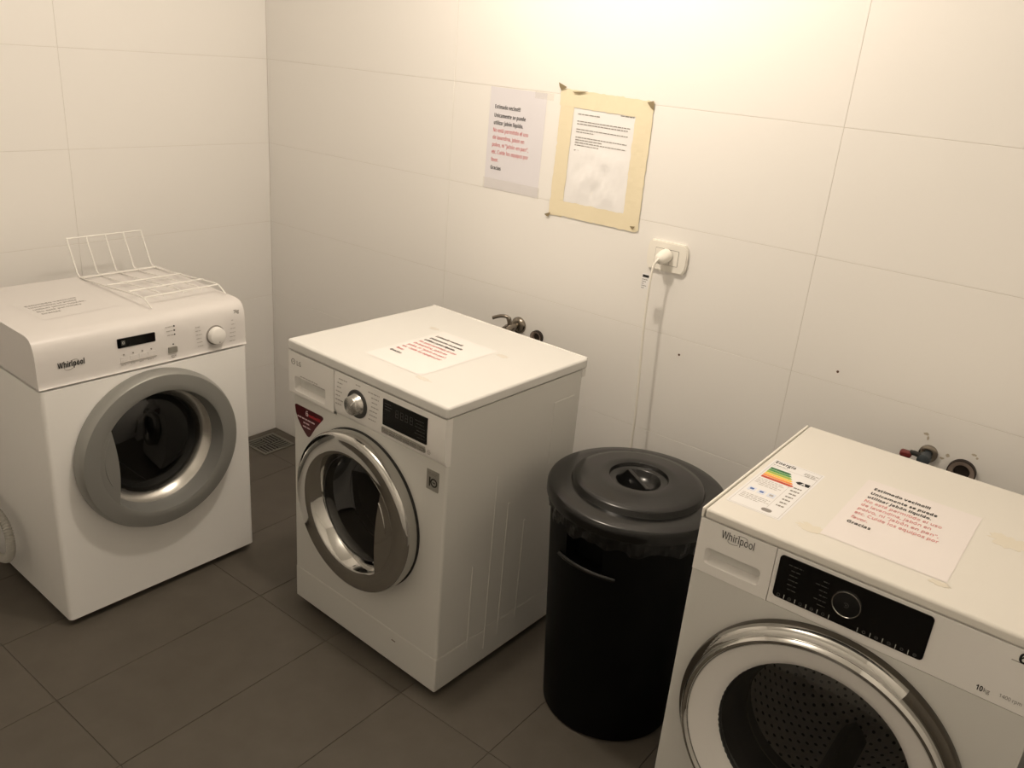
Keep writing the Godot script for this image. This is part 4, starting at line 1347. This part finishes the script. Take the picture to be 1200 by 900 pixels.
func stain(parent: Node, called: String, c: Vector3, rx: float, rz: float, m: Material, seed_: int, turn := Basis(Vector3.RIGHT, -PI / 2)) -> void:
	var fn := FastNoiseLite.new()
	fn.seed = seed_; fn.frequency = 1.3; fn.fractal_octaves = 4
	var poly := PackedVector2Array()
	for i in 40:
		var a := TAU * i / 40
		var k := 0.8 + 0.5 * fn.get_noise_2d(cos(a) * 2.0, sin(a) * 2.0)
		poly.append(Vector2(cos(a) * rx * k, sin(a) * rz * k))
	var b := mb(Transform3D(turn, c))
	b.prism(poly, 0.0, 0.0002)
	add(b, called, m, parent)

func build_lid_notes() -> void:
	# on the centre machine (its top is at 0.843)
	var turn := deg_to_rad(-2.413)
	var bs := Basis(Vector3.UP, turn)
	var org := Vector3(1.3226, 0, 0.7304)
	var t := thing("paper_notice", "worn paper notice with red lines stuck on the lid beside the two wall pipes", "notice", org + bs * Vector3(0.012, 0.8433, -0.232), turn)
	t.rotation = Vector3(-PI / 2, turn, 0)
	add_mesh(sheet(0.208, 0.290, 0.0005, 12), "sheet", M.paper_soiled, t)
	note_text(t, Vector3(-0.086, 0.100, 0.0007), 0.0145, 0.0205, M.ink_black, M.ink_red, [0.100, 0.122, 0.115, 0.138, 0.124, 0.142, 0.144, 0.028, 0.042])
	var node: Node = get_node("washing_machine/lid")
	for q in [[Vector3(-0.128, 0.8431, -0.375), 0.020, 0.012, 3], [Vector3(0.145, 0.8431, -0.36), 0.022, 0.013, 4], [Vector3(0.135, 0.8431, -0.08), 0.03, 0.010, 5]]:
		stain(node, "glue_stain", q[0], q[1], q[2], M.glue_stain_grey, q[3])
	# on the machine at the frame's edge (its top is at 0.8495)
	turn = deg_to_rad(-0.239)
	bs = Basis(Vector3.UP, turn)
	org = Vector3(2.5454, 0, 0.7373)
	t = thing("paper_notice", "curling paper notice with red lines stuck beside the energy sticker", "notice", org + bs * Vector3(0.003, 0.8498, -0.215), turn)
	t.rotation = Vector3(-PI / 2, turn, 0)
	add_mesh(sheet(0.212, 0.292, 0.0006, 15), "sheet", M.paper_soiled, t)
	note_text(t, Vector3(-0.084, 0.110, 0.0008), 0.0155, 0.0205, M.ink_black, M.ink_red_pale, [0.105, 0.123, 0.117, 0.140, 0.126, 0.144, 0.148, 0.030, 0.042])
	node = get_node("washing_machine_001/worktop")
	for q in [[Vector3(-0.118, 0.8496, -0.075), 0.035, 0.018, 7], [Vector3(0.17, 0.8496, -0.30), 0.05, 0.03, 8], [Vector3(0.10, 0.8496, -0.058), 0.02, 0.01, 9]]:
		stain(node, "glue_stain", q[0], q[1], q[2], M.glue_stain, q[3])
	# on the dryer: grey, faded
	turn = deg_to_rad(88.508)
	bs = Basis(Vector3.UP, turn)
	org = Vector3(0.6985, 0, 0.9247)
	t = thing("paper_notice", "faded grey-lettered paper notice lying on the dryer beside the wire rack", "notice", org + bs * Vector3(-0.118, 0.8533, -0.235), turn)
	t.rotation = Vector3(-PI / 2, turn + deg_to_rad(5), 0)
	add_mesh(sheet(0.200, 0.180, 0.0004, 18), "sheet", M.dryer_plastic, t)
	var y := 0.045
	var ws := [0.14, 0.13, 0.145, 0.12, 0.05]
	var lines := ["Estimado vecino!!!", "Unicamente se puede", "utilizar jabón líquido.", "No está permitido", "Gracias"]
	for i in 5:
		text(t, lines[i], Vector3(-0.08, y, 0.0006), 0.013, M.ink_grey, ws[i])
		y -= 0.021

# ---------------------------------------------------------------- taps
func build_taps() -> void:
	# lever tap behind the centre machine
	var t := thing("water_tap", "chrome lever tap on the wall behind the machine with the maroon badge", "tap", Vector3(1.255, 0.795, 0.0005))
	var b := mb()
	b.lathe([Vector2(0.027, 0), Vector2(0.027, 0.004), Vector2(0.022, 0.011), Vector2(0.014, 0.014), Vector2(0, 0.014)], 32)
	add(b, "wall_flange", M.chrome_dull, t)
	b = mb()
	b.lathe([Vector2(0.010, 0.012), Vector2(0.010, 0.035), Vector2(0.014, 0.037), Vector2(0.014, 0.062), Vector2(0.011, 0.066), Vector2(0.011, 0.075), Vector2(0, 0.076)], 24)
	b.tube(smooth_path([Vector3(0, 0.0, 0.05), Vector3(-0.004, -0.02, 0.056), Vector3(-0.010, -0.05, 0.062), Vector3(-0.012, -0.08, 0.062)], 4), 0.010, 12)
	add(b, "tap_body", M.chrome_dull, t)
	b = mb()
	b.tube(smooth_path([Vector3(0, 0.005, 0.05), Vector3(0.0, 0.022, 0.052), Vector3(-0.002, 0.034, 0.056)], 4), 0.0075, 10)
	add(b, "tap_stem", M.chrome_dull, t)
	b = mb()
	b.tube(smooth_path([Vector3(0.004, 0.032, 0.054), Vector3(-0.010, 0.038, 0.060), Vector3(-0.028, 0.036, 0.066), Vector3(-0.050, 0.026, 0.074)], 5), 0.0055, 10)
	add(b, "lever", M.chrome_dull, t)
	pipe_outlet(Vector3(1.331, 0.776, 0.0005), 0.022, "small rusty pipe outlet on the wall beside the chrome lever tap")
	# valve with a red handle behind the machine at the frame's edge
	t = thing("water_tap", "old valve with a red handle on the wall behind the machine with the energy sticker", "tap", Vector3(2.486, 0.797, 0.0005))
	b = mb()
	b.lathe([Vector2(0.021, 0), Vector2(0.021, 0.006), Vector2(0.014, 0.010), Vector2(0.011, 0.010)], 28)
	add(b, "wall_flange", M.chrome_dull, t)
	b = mb()
	b.lathe([Vector2(0.009, 0.005), Vector2(0.009, 0.030), Vector2(0.014, 0.032), Vector2(0.014, 0.056), Vector2(0.009, 0.060), Vector2(0, 0.061)], 20)
	b.tube([Vector3(0, 0, 0.045), Vector3(-0.002, -0.03, 0.052), Vector3(-0.004, -0.06, 0.055)], 0.010, 12)
	add(b, "valve_body", M.tap_blue, t)
	b = mb()
	b.tube(smooth_path([Vector3(-0.005, 0.006, 0.05), Vector3(-0.020, 0.010, 0.052), Vector3(-0.030, 0.010, 0.054)], 4), 0.006, 10)
	add(b, "handle_stem", M.rubber, t)
	b = mb()
	b.rbox(Vector3(-0.052, -0.004, 0.044), Vector3(-0.026, 0.011, 0.062), 0.005, 3)
	add(b, "handle", M.tap_red, t)
	pipe_outlet(Vector3(2.564, 0.778, 0.0005), 0.031, "wide pipe outlet collar on the wall beside the red-handled valve")

func pipe_outlet(at: Vector3, r: float, label: String) -> void:
	var t := thing("pipe_outlet", label, "pipe", at)
	var b := mb()
	b.lathe([Vector2(r, 0), Vector2(r, 0.010), Vector2(r * 0.97, 0.0125), Vector2(r * 0.92, 0.0125)], 36)
	add(b, "rim", M.rust_dark, t)
	b = mb()
	b.lathe([Vector2(r * 0.93, 0.012), Vector2(r * 0.78, 0.0115), Vector2(r * 0.60, 0.009), Vector2(r * 0.56, 0.002)], 36)
	add(b, "collar", M.pale_metal, t)
	b = mb()
	b.lathe([Vector2(r * 0.56, 0.002), Vector2(r * 0.40, 0.0015), Vector2(0, 0.001)], 28)
	add(b, "plug", M.rust_dark, t)

# ---------------------------------------------------------------- on the floor
func build_floor_things() -> void:
	var t := thing("floor_drain", "square metal floor drain with slanting slots in the corner of the room", "drain", Vector3(0.112, 0.0003, 0.120))
	var b := mb()
	b.box(Vector3(-0.07, 0, -0.07), Vector3(0.07, 0.0008, 0.07))
	add(b, "pit", M.drain_dark, t)
	for q in [[-0.075, 0.075, -0.075, -0.062], [-0.075, 0.075, 0.062, 0.075], [-0.075, -0.062, -0.062, 0.062], [0.062, 0.075, -0.062, 0.062]]:
		b = mb()
		b.rbox(Vector3(q[0], 0, q[2]), Vector3(q[1], 0.004, q[3]), 0.0012, 2)
		add(b, "frame_bar", M.drain_steel, t)
	for q in [[-1, -1], [1, -1], [1, 1], [-1, 1]]:
		for k in 4:
			b = mb()
			var o: float = 0.006 + 0.0155 * k
			# bars run along x in two opposite quarters and along z in the others
			if q[0] * q[1] > 0:
				b.rbox(Vector3(minf(q[0] * 0.003, q[0] * 0.062), 0.0006, q[1] * o - 0.0036), Vector3(maxf(q[0] * 0.003, q[0] * 0.062), 0.0036, q[1] * o + 0.0036), 0.001, 2)
			else:
				b.rbox(Vector3(q[0] * o - 0.0036, 0.0006, minf(q[1] * 0.003, q[1] * 0.062)), Vector3(q[0] * o + 0.0036, 0.0036, maxf(q[1] * 0.003, q[1] * 0.062)), 0.001, 2)
			add(b, "grate_bar", M.drain_steel, t)
	# hose by the dryer's side
	t = thing("drain_hose", "pale ribbed hose curling down beside the dryer at the frame's edge", "hose", Vector3(0.40, 0.0, 1.265))
	var pts := smooth_path([Vector3(-0.12, 0.262, -0.012), Vector3(-0.03, 0.256, -0.012), Vector3(0.020, 0.246, -0.010), Vector3(0.050, 0.222, -0.008), Vector3(0.061, 0.188, -0.005), Vector3(0.056, 0.155, -0.003), Vector3(0.036, 0.130, 0.0), Vector3(-0.010, 0.112, 0.0), Vector3(-0.09, 0.085, 0.0), Vector3(-0.17, 0.035, 0.002), Vector3(-0.23, 0.0145, 0.002), Vector3(-0.30, 0.0135, 0.01)], 10)
	b = mb()
	b.tube(pts, 0.0105, 10)
	add(b, "tube", M.hose_white, t)
	for i in range(2, pts.size() - 2, 2):
		var d: Vector3 = (pts[i + 1] - pts[i - 1]).normalized()
		var up := d.cross(Vector3.BACK).normalized()
		b = mb(Transform3D(Basis(up, d.cross(up), d), pts[i]))
		b.lathe([Vector2(0.0105, -0.0025), Vector2(0.0125, -0.0012), Vector2(0.0125, 0.0012), Vector2(0.0105, 0.0025)], 14)
		add(b, "rib", M.hose_white, t)
